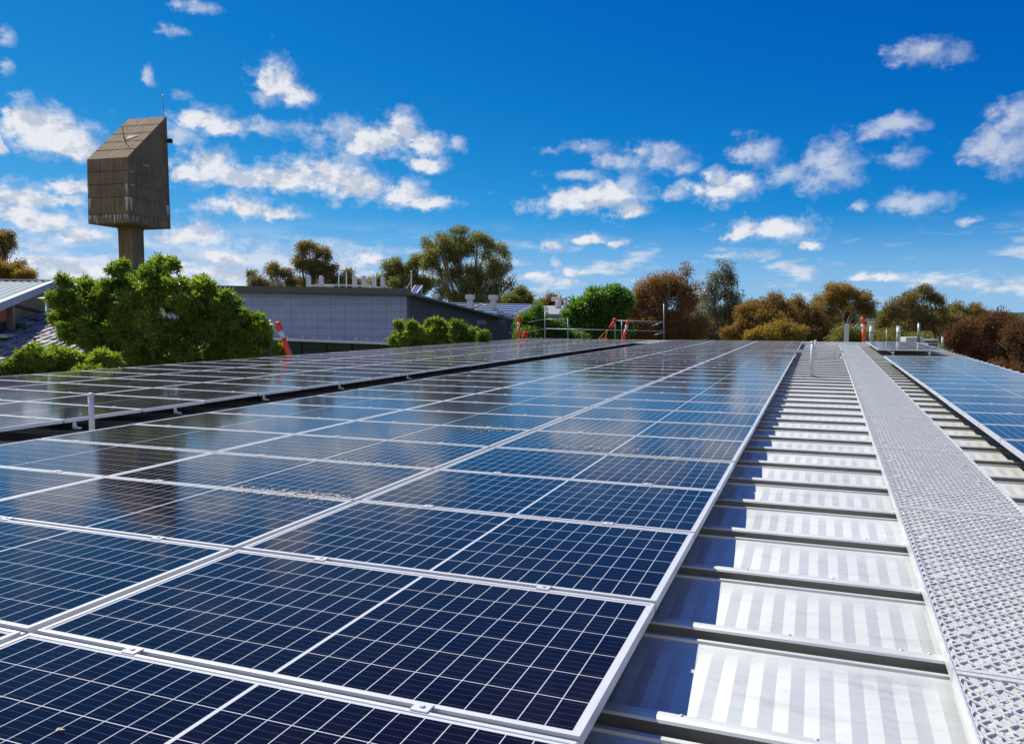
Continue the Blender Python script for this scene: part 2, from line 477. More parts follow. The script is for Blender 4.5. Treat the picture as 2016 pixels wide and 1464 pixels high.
def clad_mat():
    m, nt = mat('blue_cladding')
    tc = nt.n('ShaderNodeTexCoord').outputs['Object']
    s = nt.n('ShaderNodeSeparateXYZ'); nt.link(tc, s.inputs[0])
    ci = nt.n('ShaderNodeCombineXYZ')
    nt.link(nt.m('FLOOR', nt.m('DIVIDE', s.outputs[0], .82)), ci.inputs[0]); nt.link(nt.m('FLOOR', nt.m('DIVIDE', s.outputs[2], .42)), ci.inputs[2])
    wn = nt.n('ShaderNodeTexWhiteNoise', noise_dimensions='3D'); nt.link(ci.outputs[0], wn.inputs[0])
    c = nt.mix(wn.outputs[0], (0.28, 0.345, 0.53, 1), (0.345, 0.40, 0.58, 1))
    jl = nt.m('MAXIMUM', grid_line(nt, s.outputs[0], .82, .022, .5), grid_line(nt, s.outputs[2], .42, .022, .5))
    c = nt.mix(nt.m('MULTIPLY', jl, .8), c, (0.09, 0.10, 0.16, 1))
    n1 = nt.noise(tc, 0.5, 5, 0.6).outputs['Fac']
    c = nt.mix(nt.ramp(n1, .35, .7, 0, .35), c, (0.25, 0.30, 0.46, 1))
    finish(nt, pbsdf(nt, c, 0.42, 0.15, 0.5).outputs[0])
    return m


M['clad'] = clad_mat()


def brick_mat():
    m, nt = mat('brown_brick')
    tc = nt.n('ShaderNodeTexCoord').outputs['Object']
    b = nt.n('ShaderNodeTexBrick'); nt.link(tc, b.inputs['Vector'])
    mp = nt.n('ShaderNodeMapping'); nt.link(tc, mp.inputs[0]); mp.inputs['Rotation'].default_value = (math.pi / 2, 0, 0)
    nt.link(mp.outputs[0], b.inputs['Vector'])
    b.inputs['Color1'].default_value = (0.56, 0.29, 0.135, 1); b.inputs['Color2'].default_value = (0.42, 0.225, 0.11, 1)
    b.inputs['Mortar'].default_value = (0.22, 0.19, 0.15, 1); b.inputs['Scale'].default_value = 1.0
    b.inputs['Brick Width'].default_value = 0.24; b.inputs['Row Height'].default_value = 0.086; b.inputs['Mortar Size'].default_value = 0.006
    finish(nt, pbsdf(nt, b.outputs[0], 0.9, 0, 0.2).outputs[0])
    return m


M['brick'] = brick_mat()


def leaf_mat(name, cols, trans=0.35, rough=0.5, scale=0.6):
    m, nt = mat(name)
    geo = nt.n('ShaderNodeNewGeometry')
    n1 = nt.noise(geo.outputs['Position'], scale, 3, 0.6).outputs['Fac']
    rnd = geo.outputs['Random Per Island']
    c = nt.mix(nt.ramp(n1, .35, .65), cols[0], cols[1])
    c = nt.mix(nt.ramp(rnd, .45, 1.0, 0, .75), c, cols[2])
    b = pbsdf(nt, c, rough, 0, 0.4)
    t = nt.n('ShaderNodeBsdfTranslucent')
    tcol = nt.vm('MULTIPLY', c, (1.25, 1.3, 0.5)); nt.link(tcol, t.inputs['Color'])
    mx = nt.n('ShaderNodeMixShader'); mx.inputs[0].default_value = trans
    nt.link(b.outputs[0], mx.inputs[1]); nt.link(t.outputs[0], mx.inputs[2])
    finish(nt, mx.outputs[0])
    return m


M['leaf_green'] = leaf_mat('leaf_green', ((0.18, 0.265, 0.045), (0.30, 0.385, 0.066), (0.10, 0.175, 0.036)), 0.56, 0.30)
M['leaf_plane'] = leaf_mat('leaf_plane', ((0.085, 0.19, 0.042), (0.15, 0.27, 0.058), (0.055, 0.13, 0.034)), 0.55, 0.42)
M['leaf_gum'] = leaf_mat('leaf_gum', ((0.225, 0.22, 0.08), (0.35, 0.305, 0.11), (0.13, 0.15, 0.062)), 0.46, 0.5, .35)
M['leaf_gum_brown'] = leaf_mat('leaf_gum_brown', ((0.24, 0.18, 0.075), (0.33, 0.235, 0.092), (0.13, 0.125, 0.055)), 0.44, 0.5, .35)
M['leaf_gum_grey'] = leaf_mat('leaf_gum_grey', ((0.168, 0.179, 0.116), (0.263, 0.231, 0.158), (0.095, 0.116, 0.080)), 0.39, .45, .35)
M['leaf_rust'] = leaf_mat('leaf_rust', ((0.31, 0.17, 0.08), (0.39, 0.215, 0.11), (0.19, 0.14, 0.06)), 0.46, 0.6, .35)
M['leaf_amber'] = leaf_mat('leaf_amber', ((0.29, 0.168, 0.066), (0.375, 0.212, 0.08), (0.19, 0.145, 0.055)), 0.48, 0.6, .35)
M['leaf_gold'] = leaf_mat('leaf_gold', ((0.32, 0.21, 0.062), (0.39, 0.255, 0.075), (0.21, 0.175, 0.055)), 0.5, 0.5, .35)
M['leaf_maroon'] = leaf_mat('leaf_maroon', ((0.18, 0.078, 0.045), (0.255, 0.108, 0.058), (0.105, 0.066, 0.036)), 0.39, 0.6, .35)
M['leaf_dark'] = leaf_mat('leaf_dark', ((0.063, 0.088, 0.034), (0.105, 0.116, 0.042), (0.042, 0.063, 0.025)), 0.39, .5, .35)

# ------------------------------------------------------------------ setting: ground and hills
GZ = -5.6


def ground_mat():
    m, nt = mat('ground_grass')
    tc = nt.n('ShaderNodeTexCoord').outputs['Object']
    n1 = nt.noise(tc, .02, 6, .6).outputs['Fac']; n2 = nt.noise(tc, .6, 5, .6).outputs['Fac']
    c = nt.mix(nt.ramp(n1, .35, .65), (0.060, 0.090, 0.030, 1), (0.115, 0.115, 0.050, 1))
    c = nt.mix(nt.ramp(n2, .3, .7, 0, .5), c, (0.045, 0.065, 0.022, 1))
    finish(nt, pbsdf(nt, c, .95, 0, .2).outputs[0])
    return m


M['ground'] = ground_mat()
gnd = MB().add([(-4000, -600, GZ), (4000, -600, GZ), (4000, 6000, GZ), (-4000, 6000, GZ)], [(0, 1, 2, 3)]).build('ground', M['ground'])
gnd['kind'] = 'structure'


def hills():
    m, nt = mat('hill_forest')
    tc = nt.n('ShaderNodeTexCoord').outputs['Object']
    n1 = nt.noise(tc, .012, 6, .65).outputs['Fac']; n2 = nt.noise(tc, .09, 4, .6).outputs['Fac']
    c = nt.mix(nt.ramp(n1, .40, .60), (0.030, 0.050, 0.042, 1), (0.085, 0.120, 0.050, 1))
    c = nt.mix(nt.ramp(n2, .4, .6, 0, .7), c, (0.025, 0.042, 0.040, 1))
    finish(nt, pbsdf(nt, c, .95, 0, .1).outputs[0])
    nx, ny = 260, 14
    V = []
    for j in range(ny):
        t = j / (ny - 1)
        for i in range(nx):
            a = R(-62 + 92 * i / (nx - 1)); rad = 1500 + 900 * t
            n = mnoise.noise(Vector((a * 5.0, t * .7, 3.1))) + .5 * mnoise.noise(Vector((a * 16, t, 8))) + .22 * mnoise.noise(Vector((a * 80, t * 3, 1)))
            n += .10 * mnoise.noise(Vector((a * 420, t * 9, 5)))
            prof = math.sin(min(1, t * 1.15) * math.pi / 2)
            V.append((rad * math.sin(a), rad * math.cos(a), GZ - 2 + prof * (23 + 9 * n)))
    Q = [(j * nx + i, j * nx + i + 1, (j + 1) * nx + i + 1, (j + 1) * nx + i) for j in range(ny - 1) for i in range(nx - 1)]
    o = np_mesh('hills', V, Q, m, None, True); o['kind'] = 'structure'


hills()

# ------------------------------------------------------------------ our building: long roof of ribbed steel
RIB_P, RIB_0 = 0.758, 2.33          # rib pitch along Y, one rib position
Z_RIB, Z_FAR, Z_NEAR = -0.145, -0.189, -0.236
Y0R, Y1R = -3.0, 37.6
XL_R = -13.4


def x_right(y):
    return 4.57 + 0.0165 * (y - 7)


warehouse = thing('warehouse', 'long low building under the ribbed pale steel roof that carries the solar panels', 'building', (0, 0, GZ))


def build_roof():
    # profile across one sheet, from its near rib to the next: (dy, z, flute weight)
    prof = [(-.008, Z_FAR - .012, 0), (-.010, Z_RIB - .022, 0), (-.041, Z_RIB - .012, 0), (-.035, Z_RIB - .004, 0), (-.018, Z_RIB, 0), (.004, Z_RIB, 0), (.018, Z_RIB - .005, 0), (.026, Z_RIB - .018, 0), (.030, Z_NEAR - .01, 0),
            (.080, Z_NEAR, 0), (.110, Z_NEAR + .002, .55), (.145, Z_NEAR + .005, 1), (.47, Z_FAR - .014, 1), (.53, Z_FAR - .009, .85), (.57, Z_FAR - .006, .55), (.61, Z_FAR - .003, .2), (.655, Z_FAR, 0),
            (.662, Z_FAR, 0), (.666, Z_FAR + .010, 0), (.686, Z_FAR + .010, 0), (.690, Z_FAR - .004, 0), (.738, Z_FAR - .008, 0)]
    FL = 0.092
    xs = [XL_R, -6.9, -5.8, -.35]; ws = [0, 0, 0, 0]
    x = -.35 + FL / 2; k = 0
    while x < 4.3:
        xs.append(x); ws.append(1 if k % 2 else -1); x += FL / 2; k += 1
    xs.append(None); ws.append(0)
    k0 = int(math.floor((Y0R - RIB_0) / RIB_P)); k1 = int(math.ceil((Y1R - RIB_0) / RIB_P))
    rows = []
    for k in range(k0, k1):
        for dy, z, fw in prof: rows.append((RIB_0 + k * RIB_P + dy, z, fw))
    V = np.zeros((len(rows), len(xs), 3), np.float32)
    for i, (y, z, fw) in enumerate(rows):
        xr = x_right(y)
        for j, (xx, w_) in enumerate(zip(xs, ws)):
            V[i, j] = (xr if xx is None else xx - 0.0 * y, y, z + fw * w_ * .0019)
    ny, nx = len(rows), len(xs)
    idx = np.arange(ny * nx).reshape(ny, nx)
    Q = np.stack([idx[:-1, :-1], idx[:-1, 1:], idx[1:, 1:], idx[1:, :-1]], -1)
    n_p = len(prof); drop = {n_p - 2, n_p - 1, 0}                   # the sheets lap with an open shadow gap under each rib
    Q = Q[[i for i in range(ny - 1) if i % n_p not in drop]].reshape(-1, 4)
    o = np_mesh('roof', V.reshape(-1, 3), Q, M['roof'], warehouse)
    o.location = (0, 0, -GZ)
    # screws along the ribs
    sb = MB()
    for k in range(0, 22):
        y = RIB_0 + k * RIB_P
        for x in (0.18, 0.56, 0.90, 1.78, 2.02):
            xx = x + (k % 3) * .035 + (.25 if k % 2 else 0) * (x < .9)
            sb.tube([(xx, y + .002, Z_RIB - .001), (xx, y + .002, Z_RIB + .002), (xx, y + .002, Z_RIB + .005)], [.0065, .006, .003], 8)
    s = sb.build('roof_screws', M['galv'], warehouse); s.location = (0, 0, -GZ); s['kind'] = 'stuff'
    wall = simple('warehouse_wall_paint', (.20, .20, .20), .8)
    wb = MB()
    wb.add([(XL_R + .3, Y0R + .2, 0), (4.1, Y0R + .2, 0), (4.4, Y1R - .3, 0), (XL_R + .3, Y1R - .3, 0),
            (XL_R + .3, Y0R + .2, -GZ - .30), (4.1, Y0R + .2, -GZ - .30), (4.4, Y1R - .3, -GZ - .30), (XL_R + .3, Y1R - .3, -GZ - .30)],
           [(0, 1, 5, 4), (1, 2, 6, 5), (2, 3, 7, 6), (3, 0, 4, 7), (4, 5, 6, 7)])
    wb.build('wall', wall, warehouse)
    cb = MB().box(XL_R, 5.0, Y1R, Y1R + .22, -GZ - .22, -GZ - .055).box(XL_R, 5.0, Y1R + .22, Y1R + .24, -GZ - .5, -GZ - .02)
    cb.build('ridge_capping', M['roof'], warehouse)
    gb = MB()
    gb.box(XL_R - .16, XL_R - .01, Y0R, Y1R, -GZ - .36, -GZ - .345).box(XL_R - .172, XL_R - .16, Y0R, Y1R, -GZ - .36, -GZ - .2)
    gb.build('gutter', M['galv'], warehouse)


build_roof()

# ------------------------------------------------------------------ solar panels
ORD = ['first', 'second', 'third', 'fourth', 'fifth', 'sixth', 'seventh', 'eighth', 'ninth', 'tenth', 'eleventh', 'twelfth', 'thirteenth',
       'fourteenth', 'fifteenth', 'sixteenth', 'seventeenth', 'eighteenth', 'nineteenth', 'twentieth', 'twenty-first', 'twenty-second',
       'twenty-third', 'twenty-fourth', 'twenty-fifth', 'twenty-sixth', 'twenty-seventh', 'twenty-eighth', 'twenty-ninth', 'thirtieth',
       'thirty-first', 'thirty-second', 'thirty-third', 'thirty-fourth', 'thirty-fifth', 'thirty-sixth', 'thirty-seventh', 'thirty-eighth']
ROW_0, ROW_P = 0.82, 1.02


def make_panel():
    t = thing('solar_panel', 'x', 'solar panel')
    fb = MB(); lx, ly, d = PL / 2, PW / 2, .038
    w = .013
    fb.box(-lx, lx, -ly, -ly + w, -d, 0).box(-lx, lx, ly - w, ly, -d, 0)
    fb.box(-lx, -lx + w, -ly + w, ly - w, -d, -.0003).box(lx - w, lx, -ly + w, ly - w, -d, -.0003)
    fb.build('frame', M['alu'], t)
    MB().add([(-lx + w, -ly + w, -.0035), (lx - w, -ly + w, -.0035), (lx - w, ly - w, -.0035), (-lx + w, ly - w, -.0035),
              (-lx + w, -ly + w, -.010), (lx - w, -ly + w, -.010), (lx - w, ly - w, -.010), (-lx + w, ly - w, -.010)],
             [(0, 1, 2, 3), (7, 6, 5, 4), (0, 4, 5, 1), (1, 5, 6, 2), (2, 6, 7, 3), (3, 7, 4, 0)]).build('cell_sheet', M['cells'], t)
    for sx in (-1, 1):
        cb = MB(); x = sx * PL * .27; y = ly + .0125
        cb.box(x - .026, x + .026, y - .022, y + .022, .0008, .0045).box(x - .025, x + .025, y - .010, y + .010, -.03, .0008)
        cb.tube([(x, y, .0045), (x, y, .010)], .0085, 6)
        cb.build('clamp', M['alu'], t)
    rb = MB().box(-lx, lx, ly + .003, ly + .022, -.036, -.012)      # the rail seen in the gap to the next panel
    rb.build('gap_strip', M['steel_grey'], t)
    return t


proto = make_panel(); proto_used = [False]


def cam_px(p):
    d = AX @ (np.array(p) - CAM)
    if d[2] < .05: return None
    return 1008 + F_PX * d[0] / d[2], 732 - F_PX * d[1] / d[2]


def visible(x0, x1, y0, y1, z):
    pts = []
    for i in range(9):
        for j in range(5):
            q = cam_px((x0 + (x1 - x0) * i / 8, y0 + (y1 - y0) * j / 4, z))
            if q and -10 <= q[0] <= 2026 and q[1] <= 1474: return True
    return False


def place_panel(x, y, z, rz, ry, label, group):
    if not proto_used[0]: o = proto; proto_used[0] = True
    else: o = copy_tree(proto)
    j = lambda s: random.gauss(0, s)
    o.location = (x, y, z + j(.0012)); o.rotation_euler = (j(.0011), ry + j(.0009), rz)
    o['label'] = label; o['group'] = group
    return o


PITCH_X = 1.9166
N_ROWS = 36
COLX = [-PL / 2, -PL / 2 - PL - .045, -PL / 2 - 2 * PL - .045 - .020]
CNAME = ['column edging the bare roof strip', 'middle column of the centre array', 'column beside the dark roof gap']
for c in range(3):
    n = 0
    for k in range(N_ROWS):
        yc = ROW_0 + ROW_P * (k + .5)
        if not visible(COLX[c] - PL / 2, COLX[c] + PL / 2, yc - PW / 2, yc + PW / 2, 0): continue
        place_panel(COLX[c], yc, 0, 0, 0, f'dark blue solar panel, {ORD[n]} from the front in the {CNAME[c]}', 'panels of the wide centre array'); n += 1
TILT_L = 0.0085
LNAME = ['right-hand column of the left array', 'middle column of the left array', 'outermost column of the left array']
for c in range(3):
    n = 0
    xr = -6.70 - c * (PL + .022); xc = xr - PL / 2
    for k in range(2, 35):
        yc = ROW_0 + ROW_P * (k + .5)
        z = TILT_L * (-6.70 - xc)
        if not visible(xc - PL / 2, xc + PL / 2, yc - PW / 2, yc + PW / 2, z): continue
        place_panel(xc, yc, z, 0, TILT_L, f'solar panel, {ORD[n]} from the front, {LNAME[c]}', 'panels of the left array'); n += 1
RH = 0.0155                                        # the right-hand rows run a shade off parallel
n = 0
for k in range(0, 17):
    yc = 5.44 + ROW_P * (k + .5)
    xc = 1.965 + RH * (yc - 7) + PL / 2
    if not visible(xc - PL / 2, xc + PL / 2, yc - PW / 2, yc + PW / 2, .05): continue
    place_panel(xc, yc, .05, -RH, 0, f'sky blue solar panel, {ORD[n]} from the front in the row right of the walkway', 'panels right of the walkway'); n += 1
for k in range(9):
    yc = 27.75 + ROW_P * (k + .5)
    xc = 2.33 + RH * (yc - 28) + PL / 2 + .06
    place_panel(xc, yc, .045, -RH, 0, f'pale solar panel, {ORD[k]} from the front in the short far block right of the walkway', 'panels of the short far block')

# bracket feet under the near end of the far right block
for i, (x, lab) in enumerate(((2.83, 'grey bracket foot under the far panel block, the one nearer the walkway'), (3.86, 'grey bracket foot under the far panel block, the one nearer the roof edge'))):
    t = thing('bracket_foot', lab, 'bracket', (x, 27.72, Z_RIB), 0, 'feet under the far panel block')
    MB().box(-.05, .05, -.03, .06, .001, .012).box(-.008, .008, -.03, .06, .012, .09).build('angle_plate', M['galv'], t)
    MB().box(-.03, .03, -.07, 9.0, .075, .112).build('rail', M['alu'], t)

# small rail feet in the dark gap by the left array
for i, y in enumerate((6.05, 7.45, 9.1, 11.0, 13.3)):
    t = thing('rail_foot', f'{ORD[i]} small silver rail foot from the left along the dark gap edge', 'bracket', (-6.66, y, -.05), 0, 'rail feet in the dark gap')
    MB().box(-.05, .03, -.02, .02, -.06, -.045).box(-.05, -.042, -.02, .02, -.045, .008).build('angle_bracket', M['galv'], t)
    MB().tube([(-.01, 0, -.045), (-.01, 0, -.030)], .009, 6).build('bolt', M['alu'], t)

# dry leaf and seed litter on some panels
LIT = simple('dry_litter', (0.52, 0.43, 0.31), .9, 0, .2, .4, 20)


def litter(u, v, w, d, n, label):
    c = on_z(u, v, .004)
    V, Q = [], []
    for i in range(n):
        x = c[0] + rng.normal(0, w / 2.2); y = c[1] + rng.normal(0, d / 2.2) * (1 - .35 * abs(rng.normal()))
        a = rng.uniform(0, 6.28); L = rng.uniform(.008, .026); W = L * rng.uniform(.3, .7)
        e = np.array([math.cos(a), math.sin(a), rng.uniform(-.1, .4)]); s = np.array([-math.sin(a), math.cos(a), 0])
        z = .0005 + rng.uniform(0, .004)
        b = len(V); p = np.array([x, y, z])
        V += [p - e * L * .5 * [1, 1, 0], p + s * W / 2 + [0, 0, .002], p + e * L * .5 + [0, 0, .001], p - s * W / 2 + [0, 0, .001]]
        Q.append((b, b + 1, b + 2, b + 3))
    o = np_mesh('leaf_litter', V, Q, LIT); o['kind'] = 'stuff'
    tag(o, label, 'leaf litter')


litter(560, 968, .50, .16, 260, 'brown leaf litter on the panel in front of the tower reflection')
litter(640, 972, .25, .05, 60, 'sparse leaf crumbs along a panel seam left of centre')
litter(965, 843, .42, .22, 240, 'brown leaf litter patch on the middle column of panels')
litter(720, 910, .7, .10, 130, 'thin line of leaf litter along the seam left of the column gap')
litter(860, 872, .45, .10, 110, 'faint leaf litter along the seam just above the column gap')
litter(1295, 898, .55, .10, 130, 'leaf litter line near the right end of a panel seam')
litter(1175, 880, .4, .12, 90, 'scattered leaf crumbs on the panel near the centre')
litter(118, 1433, .012, .010, 3, 'single pale dropping on the nearest left panel')

litter(1253, 955, .05, .02, 9, 'few leaf crumbs on the seam right of the middle of the nearest array')

# ------------------------------------------------------------------ walkway of expanded metal planks
WALK_RX = -0.0148
SEC = 2.40


def make_walk_section():
    t = thing('walkway_section', 'x', 'walkway')
    W, L = .685, SEC - .012
    nw = 20; px = W / nw; half = .038
    V, Q = [], []
    hw, zt, zb = .0048, 0.0, -.006

    def strip(pts):
        base = len(V); n_ = len(pts)
        for i, (x, y) in enumerate(pts):
            a = pts[max(i - 1, 0)]; b = pts[min(i + 1, n_ - 1)]
            dx, dy = b[0] - a[0], b[1] - a[1]; l = math.hypot(dx, dy); nx_, ny_ = -dy / l * hw, dx / l * hw
            V.extend([(x + nx_, y + ny_, zt), (x - nx_, y - ny_, zt), (x - nx_ * .6, y - ny_ * .6, zb), (x + nx_ * .6, y + ny_ * .6, zb)])
        for i in range(n_ - 1):
            o = base + i * 4
            for k in range(4): Q.append((o + k, o + (k + 1) % 4, o + 4 + (k + 1) % 4, o + 4 + k))

    ns = int(L / half)
    for w_ in range(nw + 1):
        x0 = -W / 2 + w_ * px
        pts = []
        for s in range(ns):
            sg = 1 if (s + w_) % 2 else -1
            off = sg * (px / 2 - hw * 1.02)
            x = x0 + off
            x = max(-W / 2 + .004, min(W / 2 - .004, x))
            y = -L / 2 + (s + .5) * half
            pts += [(x, y - half * .20), (x, y + half * .20)]
        strip(pts)
    np_mesh('tread_mesh', V, Q, M['mesh_metal'], t)
    # slanted strands under the openings (each opening of the pressed plate leaves a tilted tongue)
    V2, Q2 = [], []
    for w_ in range(nw):
        for s in range(ns):
            if (s + w_) % 2: continue
            x = -W / 2 + (w_ + .5) * px; y = -L / 2 + (s + .5) * half
            b = len(V2); tw = px * .80
            tz = -.007 - .008 * rng.random()
            V2 += [(x - tw * .5, y + half * .62, -.0062), (x + tw * .42, y + half * .70, -.0062), (x + tw * .5, y - half * .05, tz), (x - tw * .3, y - half * .15, tz)]
            Q2.append((b, b + 1, b + 2, b + 3))
    np_mesh('pressed_tongues', V2, Q2, M['mesh_metal'], t)
    for sx in (-1, 1):
        MB().box(sx * W / 2 - .003, sx * W / 2 + .003, -L / 2, L / 2, -.048, .004).build('side_flange', M['galv'], t)
    for sy in (-1, 1):
        MB().box(-W / 2 + .004, W / 2 - .004, sy * (L / 2 - .014) - .012, sy * (L / 2 - .014) + .012, -.012, -.0005).build('end_plate', M['mesh_metal'], t)
    for sx in (-1, 1):
        for yy in (-.84, -.18, .5):
            MB().tube([(sx * .26, yy, -.01), (sx * .26, yy, .003), (sx * .26, yy, .0035)], [.022, .022, .016], 14).build('fixing_washer', M['galv'], t)
    return t


w0 = make_walk_section()
for i in range(15):
    yc = 0.45 + SEC * (i + .5)
    t = w0 if i == 0 else copy_tree(w0)
    t.location = (1.327 + .0152 * (yc - 3.5), yc, -.093); t.rotation_euler = (random.gauss(0, .001), random.gauss(0, .001), WALK_RX)
    t['label'] = f'silver expanded metal walkway plank, {ORD[i]} from the front'; t['group'] = 'planks of the roof walkway'

# ------------------------------------------------------------------ pipes, tray and posts on our roof


def pipe(name, label, x, y, zb, zt, r, m, cat='vent pipe', cap=True, band=False, group=None, lean=0.0):
    t = thing(name, label, cat, (x, y, zb), 0, group)
    h = zt - zb
    MB().tube([(0, 0, 0), (0, 0, h * .5), (lean, 0, h)], r, 16).build('pipe', m, t, True)
    if cap: MB().tube([(lean, 0, h * .955), (lean, 0, h * .985), (lean, 0, h + .012), (lean, 0, h + .018)], [r * 1.13, r * 1.13, r * 1.05, r * .7], 16).build('pipe_cap', m, t, True)
    if band: MB().tube([(0, 0, h * .45), (0, 0, h * .5)], r * 1.05, 16).build('clip_band', M['dark'], t)
    return t


p = on_z(193.5, 853, -.17); pipe('vent_pipe', 'grey plastic vent pipe standing in the dark gap at the left', -6.38, 5.98, -.17, z_at(193, 776, -6.38, 5.98), .028, M['pvc'])
p = on_z(1598, 739, Z_RIB); pipe('vent_pipe', 'pale pipe standing on the bare roof in front of the cable tray', p[0], p[1], Z_RIB - .06, z_at(1602, 673, p[0], p[1]), .034, M['pvc'])
p = on_z(1605, 692, Z_RIB); pipe('vent_pipe', 'short pale pipe behind the cable tray near the roof end', p[0], p[1], Z_RIB - .06, z_at(1605, 670, p[0], p[1]), .035, M['pvc'])

tr = thing('cable_tray', 'perforated grey cable tray crossing the bare roof strip on short feet', 'cable tray', (.36, 24.75, Z_RIB))
tb = MB(); tb.box(-.95, .92, -.15, .15, .175, .182).box(-.95, .92, -.155, -.15, .175, .245).box(-.95, .92, .15, .155, .175, .245)
tb.build('tray_channel', M['galv'], tr)
for x in (-.36, .18, .70):
    MB().box(x - .03, x + .03, -.10, -.09, .001, .175).box(x - .03, x + .03, -.10, .10, .0, .008).build('foot', M['galv'], tr)
cb = MB(); cb.tube([(.84, -.12, .14), (.86, -.22, .05), (.90, -.30, .012), (.97, -.26, .012), (1.0, -.12, .02)], .018, 8).build('conduit', M['pvc'], tr, True)


def bollard(label, x, y, z, h, lean_px, group='orange safety bollards on the roof', rag=False):
    t = thing('safety_bollard', label, 'bollard', (x, y, z), 0, group)
    lx = lean_px
    P = lambda s: (lx * s, 0, h * s)
    r = .076
    MB().tube([P(0), P(.05), P(.30), P(.56)], [r * 1.12, r * 1.12, r * 1.0, r * .92], 16).build('post_body', M['orange'], t, True)
    MB().tube([P(.561), P(.74)], [r * .915, r * .86], 16).build('reflective_band', M['reflect_band'], t, True)
    MB().tube([P(.741), P(.80), P(.93), P(.97), P(.985)], [r * .86, r * 1.05, r * 1.05, r * .75, r * .35], 16).build('post_head', M['orange'], t, True)
    MB().tube([P(-.02), P(.012)], [.13, .12], 16).build('base_plate', M['dark'], t)
    if rag:
        b = MB()
        for k in range(5):
            a = k * 1.2; c0 = np.array(P(.82 - .02 * k))
            b.add([c0 + [.05, 0, .05], c0 + [.17 + .02 * math.sin(a), .03 * math.cos(a), .01], c0 + [.13, .02 * math.sin(a), -.10 - .02 * k], c0 + [.045, 0, -.07]], [(0, 1, 2, 3)])
        b.build('red_rag', M['red_cloth'], t)
    return t


q = on_z(575, 704, 0.0)
by = 19.3; bx = -12.75
bz = -.12
pb = on_plane(574, 699, (bx, by, 0), (0, 1)); bx, by = pb[0], pb[1]
zt = z_at(547, 632, bx, by)
bollard('orange bollard leaning left beside the dense green tree', bx, by, bz, zt - bz, -.46)
pb = on_z(1010, 667, 0.02); bollard('upright orange bollard with a red rag left of the scaffold rail', pb[0], 36.6, -.1, z_at(1010, 621, pb[0], 36.6) + .1, 0.0, rag=True)
bx, by = on_z(1224, 669, 0.0)[:2]; by = 36.9
bollard('orange bollard leaning right in front of the scaffold rail', bx, by, -.1, z_at(1231, 629, bx, by) + .1, .26)
bx, by = on_z(1702, 677, -.11)[:2]; bollard('orange bollard with white band at the far end of the walkway', bx, by, -.115, z_at(1697, 624, bx, by) + .115, -.12, rag=True)


def shape_bag(name, label, cat, u, v, D, w, h, m, kind):
    c = on_d(u, v, D)
    t = thing(name, label, cat, (c[0], c[1], c[2] - h / 2))
    if kind == 'cone':
        MB().tube([(0, 0, 0), (0, 0, h * .12), (0, 0, h * .6), (0, 0, h)], [w * .55, w * .5, w * .38, w * .12], 12).build('bag_body', m, t, True)
        MB().tube([(0, 0, h), (0, 0, h * 1.25)], w * .06, 6).build('neck', m, t)
    return t


shape_bag('red_bag', 'small red bag at the roof edge beside the rag bollard', 'bag', 1034, 657, 38.5, .32, .32, M['red_cloth'], 'cone')
# fallen bollard with yellow cord leaning on the scaffold rail
t = thing('flag_stand', 'red flag roll on a yellow wire stand leaning at the scaffold rail', 'flag', tuple(on_d(1184, 668, 38.3)))
a0, a1, a2 = Vector(on_d(1188, 666, 38.3)), Vector(on_d(1200, 646, 38.3)), Vector(on_d(1209, 632, 38.3))
o3 = Vector(t.location)
MB().tube([a1 - o3, a1 * .6 + a2 * .4 - o3 + Vector((.05, 0, 0)), a2 - o3], [.07, .11, .06], 10).build('flag_roll', M['red_cloth'], t, True)
yl = simple('yellow_wire', (.62, .45, .10), .5)
for du in (-11, 2): MB().tube([Vector(on_d(1189 + du, 667, 38.3)) - o3, Vector(on_d(1197, 648, 38.35)) - o3], .014, 6).build('wire_leg', yl, t)
MB().box(-.02, .28, -.12, .12, -.02, .06).build('orange_foot', M['orange'], t)

# ------------------------------------------------------------------ scaffold edge guardrail beyond the far roof edge


def guardrail():
    D = 40.0
    t = thing('guardrail', 'grey scaffold tube guardrail beyond the far roof edge in front of trees', 'guardrail', tuple(on_d(1190, 700, D)))
    o = Vector(t.location)
    P = lambda u, v, d=D: Vector(on_d(u, v, d)) - o
    for (u, v0, v1) in ((1073, 612, 690), (1118, 627, 690), (1145, 648, 690), (1211, 628, 690), (1307, 598, 690), (1224, 630, 690)):
        MB().tube([P(u, v1), P(u, v0)], .024, 8).build('post', M['steel_grey'], t, True)
    for (a, b) in (((1212, 631), (1308, 633)), ((1075, 647), (1310, 652)), ((1073, 628.5), (1120, 628.5)), ((1122, 648), (1148, 646.5))):
        MB().tube([P(*a), P(*b)], .019, 8).build('rail', M['steel_light'], t, True)
    for (a, b) in (((1040, 634), (1074, 628)), ((1030, 655), (1074, 647)), ((1285, 641), (1307, 633)), ((1288, 659), (1307, 654))):
        MB().tube([P(*a), P(*b, D + (-1.5 if a[0] > 1200 else 2.0)) if a[0] < 1200 else P(*b)], .018, 8).build('brace', M['steel_light'], t, True)
    c = P(1210, 628); MB().tube([c + Vector((0, 0, -.04)), c + Vector((0, 0, .02)), c + Vector((0, 0, .05))], [.12, .10, .03], 12).build('post_cap', M['orange'], t, True)


guardrail()

# ------------------------------------------------------------------ neighbouring roof clutter beyond our roof end (right)


